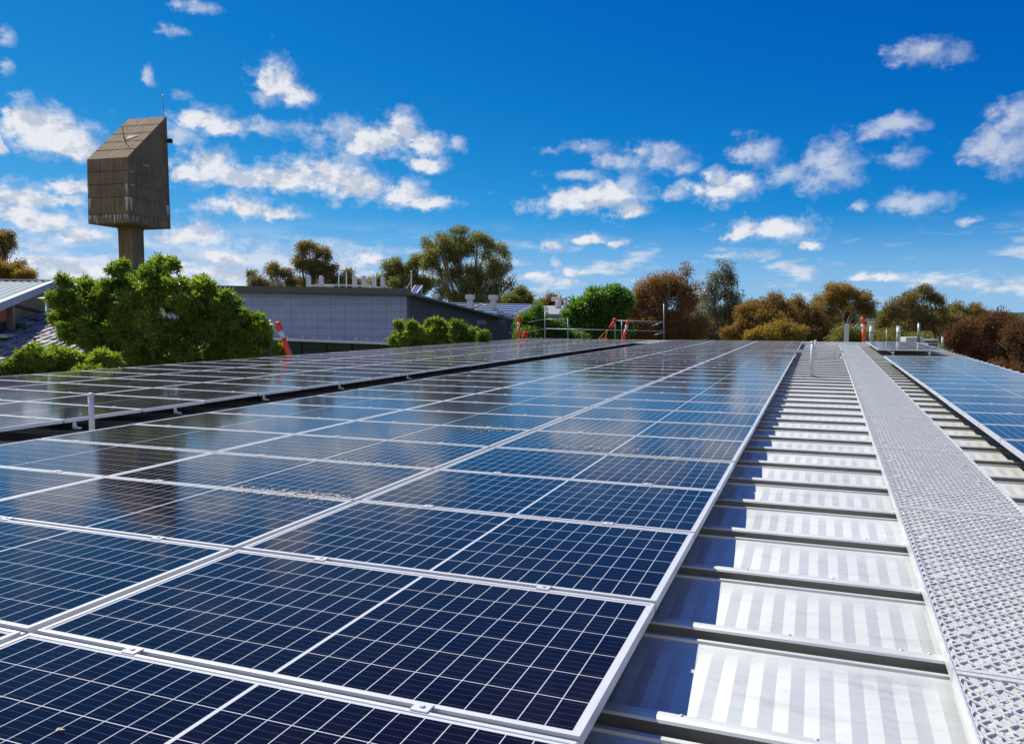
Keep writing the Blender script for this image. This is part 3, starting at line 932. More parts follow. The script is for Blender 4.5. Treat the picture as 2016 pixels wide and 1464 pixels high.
def duct(label, u, v0, v1, D, w, m, name='duct_post', round_=True, band=False):
    b = on_d(u, v1 + 10, D); tz = z_at(u, v0, b[0], b[1])
    t = thing(name, label, 'vent pipe', (b[0], b[1], b[2]), 0, None)
    h = tz - b[2]
    if round_:
        MB().tube([(0, 0, 0), (0, 0, h)], w / 2, 14).build('pipe', m, t, True)
        MB().tube([(0, 0, h - .03), (0, 0, h + .015)], w / 2 * 1.08, 14).build('rim', m, t, True)
    else:
        MB().box(-w / 2, w / 2, -w / 2, w / 2, 0, h).build('pipe', m, t, bevel=.01)
        MB().box(-w / 2 - .01, w / 2 + .01, -w / 2 - .01, w / 2 + .01, h + .001, h + .03).build('rim', m, t)
    if band: MB().tube([(0, 0, h * .62), (0, 0, h * .66)], w / 2 * 1.05, 14).build('clip_band', M['dark'], t)
    return t


duct('grey square duct post behind the roof end left of the far bollard', 1666, 638, 668, 41, .21, M['galv'], 'duct_post', False)
duct('white pipe with a dark band just right of the far bollard', 1714.5, 641, 668, 41, .19, M['white_paint'], 'vent_pipe', True, True)
duct('white pipe with a dark band in front of the rust trees', 1768, 642, 670, 41, .20, M['white_paint'], 'vent_pipe', True, True)
duct('tall grey pipe with dark top beside the low white unit', 1808, 636, 670, 41, .14, M['steel_grey'], 'flue_pipe')
duct('thin pale rod between the two white pipes', 1744.5, 648, 668, 41, .05, M['white_paint'], 'rod')
duct('small white pipe stub at the edge of the maroon trees', 1855, 663, 676, 43, .11, M['white_paint'], 'vent_pipe')


def white_unit():
    D = 42
    c = on_d(1808, 676, D); t = thing('rooftop_unit', 'low white louvred rooftop unit behind the far panel block', 'rooftop unit', (c[0], c[1], c[2] - .3), -YAW)
    MB().box(-.86, .10, -.4, .4, 0, .64).build('casing', M['white_paint'], t, bevel=.02)
    MB().box(.12, .86, -.35, .35, 0, .48).build('louvre_box', M['white_paint'], t)
    for z in (.08, .22, .36): MB().box(.16, .82, -.37, -.352, z, z + .07).build('louvre', M['dark'], t)
    MB().box(.10, .88, -.37, .37, .482, .53).build('lid', M['white_paint'], t)


white_unit()

# street lamp seen between the trees
t = thing('street_lamp', 'thin pale street lamp arm seen between the two far trees', 'street lamp', tuple(on_d(1722, 660, 130)))
o3 = Vector(t.location); P = lambda u, v: Vector(on_d(u, v, 130)) - o3
MB().tube([P(1722, 690), P(1722, 634)], .09, 8).build('pole', M['galv'], t)
MB().tube([P(1704, 634.5), P(1742, 632)], .07, 8).build('arm', M['galv'], t)
MB().bar(P(1713, 620.5), P(1720, 620.0), .6, .22).build('lamp_head', M['white_paint'], t)

# ------------------------------------------------------------------ concrete tower


def tower():
    N = on_d(255, 438, 70.0); zb = N[2]
    aL, aR = R(186.5), R(96.5)
    eL = np.array([math.cos(aL), math.sin(aL), 0]); eR = np.array([math.cos(aR), math.sin(aR), 0])
    L = on_plane(174, 440, N, eL[:2]); Rr = on_plane(336, 448, N, eR[:2])
    w, l = np.linalg.norm((L - N)[:2]), np.linalg.norm((Rr - N)[:2])
    ze = 15.15; zr = 19.95
    base = np.array([N[0], N[1], GZ])
    cN = np.zeros(3); cN[2] = zb - GZ
    t = thing('concrete_tower', 'tall brown concrete tower with slanted top on a slim column', 'tower', tuple(base))
    z0, z1, z2 = zb - GZ, ze - GZ, zr - GZ
    pt = lambda a, b, z: eL * a + eR * b + np.array([0, 0, z])
    tp = .006                                        # the sides lean in slightly
    body = MB()
    vs = [pt(0, 0, z0), pt(w, 0, z0), pt(w, l, z0), pt(0, l, z0), pt(.05, .05, z1), pt(w - .05, .05, z1), pt(w - .05, l - .06, z2), pt(.05, l - .06, z2)]
    body.add(vs, [(0, 3, 2, 1), (4, 5, 6, 7), (0, 1, 5, 4), (1, 2, 6, 5), (2, 3, 7, 6), (3, 0, 4, 7)])
    body.build('tower_head', M['concrete'], t)
    # joints: thin dark recess bands standing 3 mm proud of the faces
    jb = MB(); n_rows = 5
    for i in range(1, n_rows):
        z = z0 + (z1 - z0) * i / n_rows - (.35 if i == 1 else 0)
        f = (z - z0) / (z1 - z0) * .05
        jb.bar(pt(.02, f - .004, z), pt(w - .02, f - .004, z), .012, .045)
        jb.bar(pt(f - .004, .02, z), pt(f - .004, l - .02, z), .012, .03)
    for a in (.35, .68):
        jb.bar(pt(w * a, .0, z0 + .6), pt(w * a, .046, z1 - .02), .03, .010, eR)
    slope = (pt(.05, l - .06, z2) - pt(.05, .05, z1))
    for b in (.2, .4, .6, .8):
        s0 = pt(.07, .05, z1) + slope * b; s1 = pt(w - .07, .05, z1) + slope * b
        jb.bar(s0 + [0, 0, .01], s1 + [0, 0, .01], .05, .012)
    s0 = pt(w * .5, .05, z1); jb.bar(s0 + slope * .02 + [0, 0, .01], s0 + slope * .97 + [0, 0, .01], .04, .012)
    jb.build('panel_joints', M['dark'], t)
    # white lime runs
    lb = MB()
    def run(face, a, z, ww, hh):
        f = (z - z0) / (z1 - z0) * .05
        off = -.012
        if face == 'L': P_ = lambda da, dz: pt(a + da, off + (z + dz - z0) / (z1 - z0) * .05, z + dz)
        else: P_ = lambda da, dz: pt(off + (z + dz - z0) / (z1 - z0) * .05, a + da, z + dz)
        poly = [P_(-ww / 2, 0), P_(ww / 2, 0), P_(ww * .22, -hh), P_(-ww * .12, -hh * .93)]
        lb.prism(poly, (eR if face == 'L' else eL) * .006)
    zz = lambda i: z0 + (z1 - z0) * i / n_rows - (.35 if i == 1 else 0)
    run('L', .22, zz(2) - .03, .42, 1.2); run('L', w - .2, zz(2) - .03, .36, 1.0); run('L', .2, zz(3) - .03, .25, 1.0); run('L', w - .1, zz(3) - .05, .16, .8)
    run('R', .28, zz(2) - .03, .42, 1.2); run('R', l - .35, zz(2) - .1, .45, .9); run('R', .5, zz(3), .7, .12); run('R', .5, zz(4), .8, .10); run('R', 2.4, zz(4) + .9, 1.0, .12)
    for k in range(16):
        a = rng.uniform(.1, w - .1); run('L', a, zz(1) - .03, rng.uniform(.07, .22), rng.uniform(.25, .85))
    for k in range(6): run('R', rng.uniform(.1, l - .3), zz(1) - rng.uniform(0, .4), rng.uniform(.06, .14), rng.uniform(.2, .6))
    lb.build('lime_stains', M['lime'], t)['kind'] = 'stuff'
    cx = (pt(w * .5, l * .5, 0))
    cw = .76
    c0 = MB()
    q = [cx + eL * i * cw + eR * j * cw for (i, j) in ((-1, -1), (1, -1), (1, 1), (-1, 1))]
    c0.prism([p_ + [0, 0, 0] for p_ in q], (0, 0, z0 - .004))
    c0.build('column', M['concrete'], t)
    nub = MB().prism([p_ * [1, 1, 1] + [0, 0, z0 - .34] for p_ in [cx + eL * i * (cw + .03) + eR * j * (cw + .03) for (i, j) in ((-1, -1), (1, -1), (1, 1), (-1, 1))]], (0, 0, .32))
    nub.build('column_collar', M['concrete'], t)
    # aerial with ball
    a = pt(.25, l - .2, z2 - .1)
    ab = MB().tube([a, a + [0, 0, 1.9]], .035, 6)
    m_ = ab.build('aerial', M['steel_grey'], t)
    bb = MB(); cc = a + np.array([0, 0, 1.95])
    for k in range(6):
        a1, a2 = -math.pi / 2 + math.pi * k / 6, -math.pi / 2 + math.pi * (k + 1) / 6
        if k == 0: rings = []
        rings.append((.13 * math.cos(a1), .13 * math.sin(a1)))
    rings.append((0.001, .13))
    bb.tube([cc + [0, 0, z_] for r_, z_ in rings], [max(r_, .001) for r_, z_ in rings], 12)
    bb.build('aerial_ball', M['white_paint'], t, True)
    # white patch and bracket on the slanted face
    pc = pt(w * .40, .05, z1) + slope * .48
    sn = slope / np.linalg.norm(slope); nn = np.cross(eL, sn); nn = nn if nn[2] > 0 else -nn
    MB().prism([pc - eL * .62 + sn * .30 + nn * .03, pc + eL * .35 + sn * .32 + nn * .03, pc + eL * .42 - sn * .32 + nn * .03, pc - eL * .05 - sn * .16 + nn * .03], nn * .02).build('pale_patch', M['patch'], t)
    b0 = pc + eL * .42 - sn * .35
    MB().tube([b0 + nn * .02, b0 + nn * .22 + [0, 0, .15]], .05, 6).tube([b0 + nn * .22 + [0, 0, .12], b0 + nn * .22 + eL * .12 + [0, 0, .95]], .03, 6).build('bracket', M['dark'], t)
    # camera box on the far edge
    k0 = pt(-.02, l - .1, z2 - 2.3)
    MB().box(-.18, .18, -.16, .16, -.18, .18).build('camera_box', M['dark'], t, loc=tuple(k0 - eL * .25))
    MB().tube([k0, k0 - eL * .2], .04, 6).build('camera_box_arm', M['dark'], t)


tower()

# ------------------------------------------------------------------ blue clad building with butterfly roof


def blue_building():
    C = on_d(803, 580, 40.0); A = on_d(415, 573.5, 44.0); B0 = on_d(100, 567, 47.2)
    d = (C - A); d[2] = 0; d /= np.linalg.norm(d)               # along the wall, to the right
    A2 = on_plane(415, 573.5, C, d[:2]); B0 = on_plane(90, 567, C, d[:2])
    perp = np.array([-d[1], d[0], 0])
    if np.dot(perp, AX[2]) < 0: perp = -perp
    t = thing('clad_building', 'blue-grey panel clad building with dark eaves and butterfly roof behind the green trees', 'building', (C[0], C[1], GZ))
    o = np.array([C[0], C[1], GZ])
    base = o.copy()
    zc = lambda p: p[2] - GZ
    # front wall, in its own frame: x along the wall, falling slightly to the right
    ang = math.atan2(d[1], d[0])
    Lw = np.linalg.norm((B0 - C)[:2])
    Wl = on_plane(540, 664, C, d[:2]); Wr = on_plane(770, 672.5, C, d[:2])
    slope = (C[2] - B0[2]) / Lw
    wall = MB().add([(-Lw, 0, 0), (0, 0, 0), (0, 0, zc(C) + .02), (-Lw, 0, zc(C) + .02 - 0), (-Lw, .3, 0), (0, .3, 0), (0, .3, zc(C) + .02), (-Lw, .3, zc(C) + .02)],
                    [(0, 1, 2, 3), (7, 6, 5, 4), (0, 4, 5, 1), (1, 5, 6, 2), (2, 6, 7, 3), (3, 7, 4, 0)])
    # shear the wall so its courses follow the falling eaves
    wall.v = [(x, y, z + slope * x) for (x, y, z) in wall.v]
    w = wall.build('front_wall', M['clad'], t); w.rotation_euler = (0, math.atan(-slope) * 0, ang)
    # side wall below the butterfly profile
    prof = [(805, 579.5), (905, 601), (985, 625.5), (998, 625.5), (1036, 605.5), (1048, 600)]
    PP = [on_plane(u, v, C, perp[:2]) for u, v in prof]
    S = [np.dot(p_ - C, perp) for p_ in PP]; Zs = [zc(p_) for p_ in PP]
    poly = [(0, 0, 0)] + [(0, s_, z_ - .06) for s_, z_ in zip(S, Zs)][0:] + [(0, S[-1], 0)]
    poly[1] = (0, 0, Zs[0] - .06)
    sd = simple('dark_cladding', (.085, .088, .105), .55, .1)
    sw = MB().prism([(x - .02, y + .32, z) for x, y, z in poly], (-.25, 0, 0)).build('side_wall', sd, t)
    sw.rotation_euler = (0, 0, ang)
    # corner post panels (slightly lighter strip at the corner)
    MB().box(-.06, .06, -.02, .315, .0, Zs[0] - .1).build('corner_trim', sd, t).rotation_euler = (0, 0, ang)
    # roof: three slabs with dark fascia
    ro = simple('grey_roof_sheet', (.17, .175, .18), .5, .2); fa = simple('eave_fascia', (.10, .098, .088), .6)
    def slab(i, j, name, m, x0=-Lw - .4, x1=.55, th=.10, front=0.0):
        a, b = (S[i], Zs[i]), (S[j], Zs[j])
        y0 = a[0] - front
        z0_ = a[1] + (a[1] - b[1]) / (b[0] - a[0]) * front
        vs = []
        for x in (x0, x1):
            sh = slope * x
            vs += [(x, y0, z0_ + sh * 1), (x, b[0], b[1] + sh * 1), (x, b[0], b[1] - th + sh), (x, y0, z0_ - th + sh)]
        ob = MB().add(vs, [(0, 1, 2, 3), (7, 6, 5, 4), (0, 4, 5, 1), (1, 5, 6, 2), (2, 6, 7, 3), (3, 7, 4, 0)]).build(name, m, t)
        ob.rotation_euler = (0, 0, ang); return ob
    slab(0, 2, 'roof', ro, front=.7)
    wf = simple('white_fascia', (.66, .68, .70), .5)
    slab(3, 5, 'rear_roof', ro, x0=-16)
    # white fascia of the rear wing and valley
    fb = MB()
    fb.bar((.58, S[3] - .2, Zs[3] - .02), (.58, S[5] + .1, Zs[5] + .03), .05, .20)
    fb.bar((.58, S[2] - 3.2, Zs[2] + .62), (.58, S[3] - .2, Zs[3] - .04), .05, .16)
    fo = fb.build('white_fascia', wf, t); fo.rotation_euler = (0, 0, ang)
    eb = MB().add([(x, y, z + slope * x) for (x, y, z) in MB().box(-Lw - .4, .55, -.74, -.702, Zs[0] + .02, Zs[0] + .28).v], MB().box(0, 1, 0, 1, 0, 1).f)
    eb.build('eave_fascia', fa, t).rotation_euler = (0, 0, ang)
    # louvre on the side wall
    c = on_plane(947, 634, C, perp[:2]); s_ = np.dot(c - C, perp)
    MB().box(.0, .05, s_ - .8, s_ + .8, zc(c) - .14, zc(c) + .12).build('wall_vent', simple('vent_grey', (.28, .27, .33), .5), t).rotation_euler = (0, 0, ang)
    # canopy and dark glazing below the cladding
    zl, zr_ = zc(Wl), zc(Wr)
    xl = np.dot(Wl - C, d); xr = np.dot(Wr - C, d)
    sl = (zr_ - zl) / (xr - xl)
    x0, x1 = xl - 6, .5
    zz = lambda x: zl + sl * (x - xl)
    cb = MB()
    vs = []
    for x in (x0, x1):
        vs += [(x, -.62, zz(x) + .0), (x, -.03, zz(x) + .01), (x, -.03, zz(x) - .10), (x, -.62, zz(x) - .13)]
    cb.add(vs, [(0, 1, 2, 3), (7, 6, 5, 4), (0, 4, 5, 1), (1, 5, 6, 2), (2, 6, 7, 3), (3, 7, 4, 0)])
    cb.build('canopy', wf, t).rotation_euler = (0, 0, ang)
    gl = simple('dark_green_glass', (.012, .045, .030), .25, 0, .25)
    MB().add([(x0, -.25, zz(x0) - 3.2), (x1, -.25, zz(x1) - 3.2), (x1, -.25, zz(x1) - .15), (x0, -.25, zz(x0) - .15)], [(0, 1, 2, 3)]).build('glazing', gl, t).rotation_euler = (0, 0, ang)
    mb = MB(); k = 0
    x = x0 + .3
    while x < x1:
        mb.box(x - .03, x + .03, -.30, -.255, zz(x) - 3.2, zz(x) - .16); x += 1.52
    for dz in (.55, 1.05, 1.8): mb.bar((x0, -.28, zz(x0) - dz), (x1, -.28, zz(x1) - dz), .04, .04)
    mb.build('mullions', M['dark'], t).rotation_euler = (0, 0, ang)
    # canopy hangers: little stays seen above the white edge
    for k in range(8):
        x = -6.4 + k * .80 - .4
        h = MB().tube([(x, -.58, zz(x) - .05), (x + (.16 if k % 2 else 0), -.45 if k % 2 else -.58, zz(x) + (.20 if k % 2 else .14))], .03, 6)
        h.build('canopy_stay', M['galv'], t).rotation_euler = (0, 0, ang)
    # solar panels on the rear wing
    rear_s = lambda f: (S[3] + f * (S[5] - S[3]), Zs[3] + f * (Zs[5] - Zs[3]))
    M_small = simple('far_cells', (.035, .055, .12), .15, 0, .5, .2, .8)
    Rz = Matrix.Rotation(ang, 3, 'Z')
    return t, C, d, perp, ang, S, Zs, slope, rear_s, M_small


BT, BC, BD, BP, BANG, BS, BZ, BSL, REAR, M_SMALL = blue_building()


def roof_pt(x, s, z):
    """building frame -> world"""
    return np.array([BC[0] + x * BD[0] + s * BP[0], BC[1] + x * BD[1] + s * BP[1], GZ + z])


def rear_panels():
    nrow, ncol = 5, 2
    k = 0
    for c in range(ncol):
        for r in range(nrow):
            x1 = .30 - c * 4.1; x0 = x1 - 3.7
            f0 = .10 + r * .165; f1 = f0 + .150
            s0, z0 = REAR(f0); s1, z1 = REAR(f1)
            P4 = [roof_pt(x0, s0, z0 + .10 + BSL * x0), roof_pt(x1, s0, z0 + .10 + BSL * x1), roof_pt(x1, s1, z1 + .10 + BSL * x1), roof_pt(x0, s1, z1 + .10 + BSL * x0)]
            t = thing('roof_solar_panel', f'small far solar panel on the butterfly roof, {ORD[r]} up in the {"right" if c == 0 else "left"} block', 'solar panel', tuple(P4[0]), 0, 'solar panels on the butterfly roof')
            o = P4[0]; n_ = np.cross(P4[1] - P4[0], P4[3] - P4[0]); n_ /= np.linalg.norm(n_); n_ = n_ if n_[2] > 0 else -n_
            MB().prism([p_ - o for p_ in P4], -n_ * .04).build('cell_sheet', M_SMALL, t)
            fb = MB()
            for i in range(4): fb.bar(P4[i] - o + n_ * .012, P4[(i + 1) % 4] - o + n_ * .012, .06, .02, n_)
            fb.build('frame', M['alu'], t)


rear_panels()


def roof_flue(u, v0, v1, D, w, label, kind, group):
    b = on_d(u, v1 + 4, D); tz = z_at(u, v0, b[0], b[1]); h = tz - b[2]
    t = thing('roof_flue', label, 'flue', tuple(b), BANG, group)
    if kind == 'picket':
        MB().box(-w / 2, w / 2, -w / 2, w / 2, 0, h - w * .5).build('flue_shaft', M['white_paint'], t)
        MB().add([(-w / 2, -w / 2, h - w * .5), (w / 2, -w / 2, h - w * .5), (w / 2, w / 2, h - w * .5), (-w / 2, w / 2, h - w * .5),
                  (-w * .28, -w * .28, h), (w * .28, -w * .28, h), (w * .28, w * .28, h), (-w * .28, w * .28, h)],
                 [(4, 5, 6, 7), (0, 1, 5, 4), (1, 2, 6, 5), (2, 3, 7, 6), (3, 0, 4, 7)]).build('flue_top', M['white_paint'], t)
        MB().box(-w / 2 - .01, w / 2 + .01, -w / 2 - .01, w / 2 + .01, h * .36, h * .42).build('strap', M['steel_grey'], t)
    else:
        MB().box(-w / 2, w / 2, -w / 2, w / 2, 0, h * .66).build('flue_shaft', M['white_paint'], t)
        MB().box(-w * .78, w * .78, -w * .78, w * .78, h * .661, h).build('flue_cap', M['white_paint'], t, bevel=.015)
    return t


nm = ['leftmost tall pointed white flue on the blue building', 'second tall pointed white flue from the left, by the white box', 'third pointed white flue, first of the close four',
      'fourth pointed white flue on the blue building', 'fifth pointed white flue, beside the thin stub', 'rightmost pointed white flue on the blue building']
for (u, v0), lab in zip(((608, 541), (633, 542), (698.5, 542.5), (717, 542.5), (736.5, 544.5), (754, 544.5)), nm):
    roof_flue(u, v0, 577, 44.5, .20, lab, 'picket', 'pointed flues on the blue building')
for (u, v0, v1, D, w), lab in zip(((858, 578.5, 592, 48, .26), (925.5, 580.5, 603, 56, .34), (971, 581, 603, 55, .34)),
                                  ('short white capped vent low on the roof slope', 'left of the two white capped vents behind the far panels', 'right of the two white capped vents behind the far panels')):
    roof_flue(u, v0, v1, D, w, lab, 'cap', 'white capped vents on the butterfly roof')

t = thing('flue_rail', 'white horizontal rail with thin masts tying the pointed flues together', 'rail', tuple(on_d(608, 577, 44.9)), 0)
o3 = Vector(t.location); P = lambda u, v, d_=44.9: Vector(on_d(u, v, d_)) - o3
for a, b in (((613, 562.5), (630, 561)), ((635, 561), (695, 561.5)), ((702, 562), (750, 566))): MB().tube([P(*a), P(*b)], .05, 6).build('rail', M['white_paint'], t)
for u, v in ((667, 538), (682, 536), (728, 558)): MB().tube([P(u, 580), P(u, v)], .035, 6).build('mast', M['galv'], t)
t = thing('roof_box', 'small white plant box at the foot of the second flue', 'rooftop unit', tuple(on_d(645, 579, 44.7)), BANG)
MB().box(-.28, .28, -.2, .2, 0, .42).build('casing', M['white_paint'], t, bevel=.02); MB().box(-.30, .30, -.22, .22, .421, .47).build('lid', M['white_paint'], t)
t = thing('mast', 'thin mast with a diagonal stay beside the tilted panel', 'mast', tuple(on_d(810, 580, 44)))
o3 = Vector(t.location); P = lambda u, v, d_=44: Vector(on_d(u, v, d_)) - o3
MB().tube([P(810, 580), P(810, 533)], .035, 6).build('pole', M['white_paint'], t); MB().tube([P(794, 577), P(809, 554)], .03, 6).build('stay', M['white_paint'], t)
MB().tube([P(810, 535), P(810, 532)], .07, 8).build('tip', M['white_paint'], t)
t = thing('tilted_solar_panel', 'small tilted solar panel on a white frame at the eave corner', 'solar panel', tuple(on_d(820, 578, 43)))
o3 = Vector(t.location); P = lambda u, v, d_=43: np.array(Vector(on_d(u, v, d_)) - o3)
pl = [P(809, 576, 42.4), P(821, 577.5, 42.2), P(832, 563, 43.2), P(818, 562.5, 43.4)]
MB().prism(pl, (0, .03, -.05)).build('cell_sheet', simple('small_panel', (.10, .12, .30), .2), t)
fb = MB()
for i in range(4): fb.bar(pl[i] + [0, -.02, .02], pl[(i + 1) % 4] + [0, -.02, .02], .05, .04)
fb.build('frame', M['white_paint'], t)
lb = MB().tube([P(812, 577), P(822, 566, 43.2)], .025, 6).tube([P(829, 579, 43), P(831, 564, 43.2)], .035, 6); lb.build('stand', M['white_paint'], t)

# far grey shed with white silos
c0, c1 = on_d(1010, 615, 62), on_d(1115, 614, 60)
dd = (c1 - c0); dd[2] = 0; Ls = np.linalg.norm(dd); an = math.atan2(dd[1], dd[0])
t = thing('grey_shed', 'low grey roofed building behind the scaffold rail and green trees', 'building', (c0[0], c0[1], GZ), an)
zt = c0[2] - GZ
MB().box(-6, Ls + 3, 0, 8, 0, zt - .25).build('wall', simple('shed_wall', (.035, .037, .045), .6), t)
MB().add([(-6.3, -.5, zt - .1), (Ls + 3.3, -.5, zt - .15), (Ls + 3.3, 8.5, zt + .65), (-6.3, 8.5, zt + .65), (-6.3, -.5, zt - .34), (Ls + 3.3, -.5, zt - .38), (Ls + 3.3, 8.5, zt + .4), (-6.3, 8.5, zt + .4)],
         [(0, 1, 2, 3), (7, 6, 5, 4), (0, 4, 5, 1), (1, 5, 6, 2), (2, 6, 7, 3), (3, 7, 4, 0)]).build('roof', simple('shed_roof', (.30, .30, .33), .5), t)
b = on_d(1099, 612, 66)
t = thing('white_flue', 'fat white ventilation stack with side hood above the grey shed', 'flue', tuple(b), 0, 'white stacks above the grey shed')
MB().tube([(0, 0, 0), (0, 0, 1.0)], .27, 14).build('stack', M['white_paint'], t, True); MB().box(-.55, .22, -.25, .25, .82, 1.15).build('hood', M['white_paint'], t, bevel=.04)
MB().tube([(.12, 0, 1.15), (.12, 0, 1.28), (.12, 0, 1.42)], [.16, .13, .02], 12).build('cowl', M['white_paint'], t, True)
b = on_d(1113, 612, 66)
t = thing('white_flue', 'slim white ventilation stack with conical cowl above the grey shed', 'flue', tuple(b), 0, 'white stacks above the grey shed')
MB().tube([(0, 0, 0), (0, 0, .85)], .17, 14).build('stack', M['white_paint'], t, True); MB().tube([(0, 0, .80), (0, 0, 1.0), (0, 0, 1.02), (0, 0, 1.25)], [.16, .16, .22, .03], 12).build('cowl', M['white_paint'], t, True)

# ------------------------------------------------------------------ brick building with metal roof and tiled lower roof (left)


def brick_building():
    Rg = on_d(103, 555, 29.0)                                # ridge end
    Ev = on_d(-4, 598, 22.5)                                  # eave end of the rake
    t = thing('brick_building', 'brown brick building with pale metal roof at the left edge', 'building', (Rg[0], Rg[1], GZ))
    o = np.array([Rg[0], Rg[1], GZ])
    rake = Ev - Rg; rh = rake.copy(); rh[2] = 0; Lr = np.linalg.norm(rh); e = rh / Lr
    far = on_d(-330, 552, 31.5); rd = far - Rg; rd[2] = 0; rd -= e * np.dot(rd, e); rd /= np.linalg.norm(rd)
    zr, ze = Rg[2] - GZ, Ev[2] - GZ
    dz = (ze - zr) / Lr
    P = lambda a, b, z: e * a + rd * b + np.array([0, 0, z])
    Lx = Lr * 1.12
    roof = MB(); n = 46; b1 = 11.0
    vs, fs = [], []
    for i in range(n * 2 + 1):
        bb = -.05 + (b1 + .05) * i / (n * 2); hgt = .035 if i % 2 else 0
        vs += [P(0, bb, zr + hgt), P(Lx, bb, zr + dz * Lx + hgt)]
    for i in range(n * 2): fs.append((2 * i, 2 * i + 1, 2 * i + 3, 2 * i + 2))
    roof.add(vs, fs); roof.build('roof', simple('pale_roof_sheet', (.20, .24, .25), .45, .35), t, fixn=False)
    th = .15
    MB().prism([P(-.05, -.06, zr + .06), P(Lx, -.06, zr + dz * Lx + .06), P(Lx, -.06, zr + dz * Lx - th), P(-.05, -.06, zr - th)], -rd * -.0 + rd * -.10).build('barge_board', simple('barge_grey', (.40, .45, .50), .5), t)
    MB().bar(P(-.08, -.11, zr + .075), P(Lx + .02, -.11, zr + dz * Lx + .075), .12, .025).build('barge_capping', M['white_paint'], t)
    MB().bar(P(0, -.05, zr + .055), P(0, b1, zr + .055), .35, .04).build('ridge_capping', M['white_paint'], t)
    wl = MB().prism([P(.05, .25, 0), P(Lx - .9, .25, 0), P(Lx - .9, .25, zr + dz * (Lx - .9) - .08), P(.05, .25, zr - .08)], rd * .25)
    wl.build('gable_wall', M['brick'], t)
    MB().prism([P(.0, .6, 0), P(.0, b1, 0), P(.0, b1, zr - .05), P(.0, .6, zr - .05)], e * .2).build('rear_wall', M['brick'], t)
    # brick pier, dark window with red blind at the left frame edge
    pc = on_plane(9, 630, Rg + rd * .25, e[:2]); a = np.dot(pc - Rg, e)
    z0, z1 = z_at(9, 652, *pc[:2]) - GZ, z_at(9, 597, *pc[:2]) - GZ
    MB().prism([P(a - .16, .22, z0), P(a + .12, .22, z0), P(a + .12, .22, z1), P(a - .16, .22, z1)], -rd * .22).build('pier', simple('pier_brick', (.30, .20, .12), .9), t)
    MB().prism([P(a + .14, .20, z0 - .05), P(a + 1.6, .20, z0 - .05), P(a + 1.6, .20, z1), P(a + .14, .20, z1)], -rd * .03).build('window', M['dark'], t)
    MB().prism([P(a + .16, .16, z1 - .55), P(a + 1.6, .16, z1 - .55), P(a + 1.6, .16, z1 - .14), P(a + .16, .16, z1 - .14)], -rd * .03).build('blind', simple('red_blind', (.42, .07, .03), .7), t)
    MB().prism([P(a - .5, .2, z0 - .16), P(a + 1.7, .2, z0 - .16), P(a + 1.7, .2, z0 - .06), P(a - .5, .2, z0 - .06)], -rd * .4).build('sill', simple('pale_sill', (.45, .42, .38), .8), t)
    # sloping dark flashing on the gable wall
    f0 = on_plane(14, 598, Rg + rd * .25, e[:2]) - o; f1 = on_plane(86, 617, Rg + rd * .25, e[:2]) - o
    MB().bar(f0 - rd * .04, f1 - rd * .04, .07, .09).build('flashing', M['dark'], t)
    # lower tiled roof in front: slope rising to the right, under the gable
    T = thing('tiled_roof_annex', 'grey shingled low roof with dark skylights in front of the brick building', 'building', (Rg[0], Rg[1], GZ))
    q = [on_d(100, 618, 27.5), on_d(-60, 668, 22.0), on_d(-60, 800, 17.0), on_d(230, 800, 19.5), on_d(150, 640, 26)]
    n_ = np.cross(q[1] - q[0], q[3] - q[0]); n_ /= np.linalg.norm(n_); n_ = n_ if n_[2] > 0 else -n_
    c = q[0]; e1 = q[1] - q[0]; e1 /= np.linalg.norm(e1); e2 = np.cross(n_, e1)
    if np.dot(e2, q[3] - q[0]) < 0: e2 = -e2
    def inpl(p_): return np.array([np.dot(p_ - c, e1), np.dot(p_ - c, e2)])
    MB().add([c - o - n_ * .02 + e1 * a_ + e2 * b_ for a_, b_ in ((-.6, -.3), (9, -.3), (9, 5.4), (-.6, 5.4))], [(0, 1, 2, 3)]).build('roof_deck', simple('roof_deck', (.10, .10, .11), .9), T)
    V, Q = [], []
    ts = .30
    for i in range(int(5.6 / (ts * .62))):
        for j in range(int(9.5 / ts)):
            a_ = -.6 + (j + (.5 if i % 2 else 0)) * ts; b_ = -.25 + i * ts * .62
            h0 = rng.uniform(.0, .012); b = len(V); ww = ts * .94
            pa = c - o + e1 * a_ + e2 * b_
            lift = n_ * (.045 + h0)
            k1, k2 = rng.uniform(-.02, .03, 2)
            V += [pa + n_ * .004, pa + e1 * ww + n_ * (.004 + h0 * .5), pa + e1 * ww + e2 * ts * (.80 + k2 * 4) + lift + n_ * k1, pa + e2 * ts * .85 + lift + n_ * k2, pa + e2 * ts * .85 + n_ * .002, pa + e1 * ww + e2 * ts * .85 + n_ * .002]
            Q += [(b, b + 1, b + 2, b + 3), (b + 3, b + 2, b + 5, b + 4)]
    m, nt = mat('grey_shingles')
    geo = nt.n('ShaderNodeNewGeometry').outputs['Random Per Island']
    cc_ = nt.mix(geo, (.18, .17, .165, 1), (.46, .44, .425, 1)); finish(nt, pbsdf(nt, cc_, .75, 0, .35).outputs[0])
    np_mesh('shingles', V, Q, m, T)
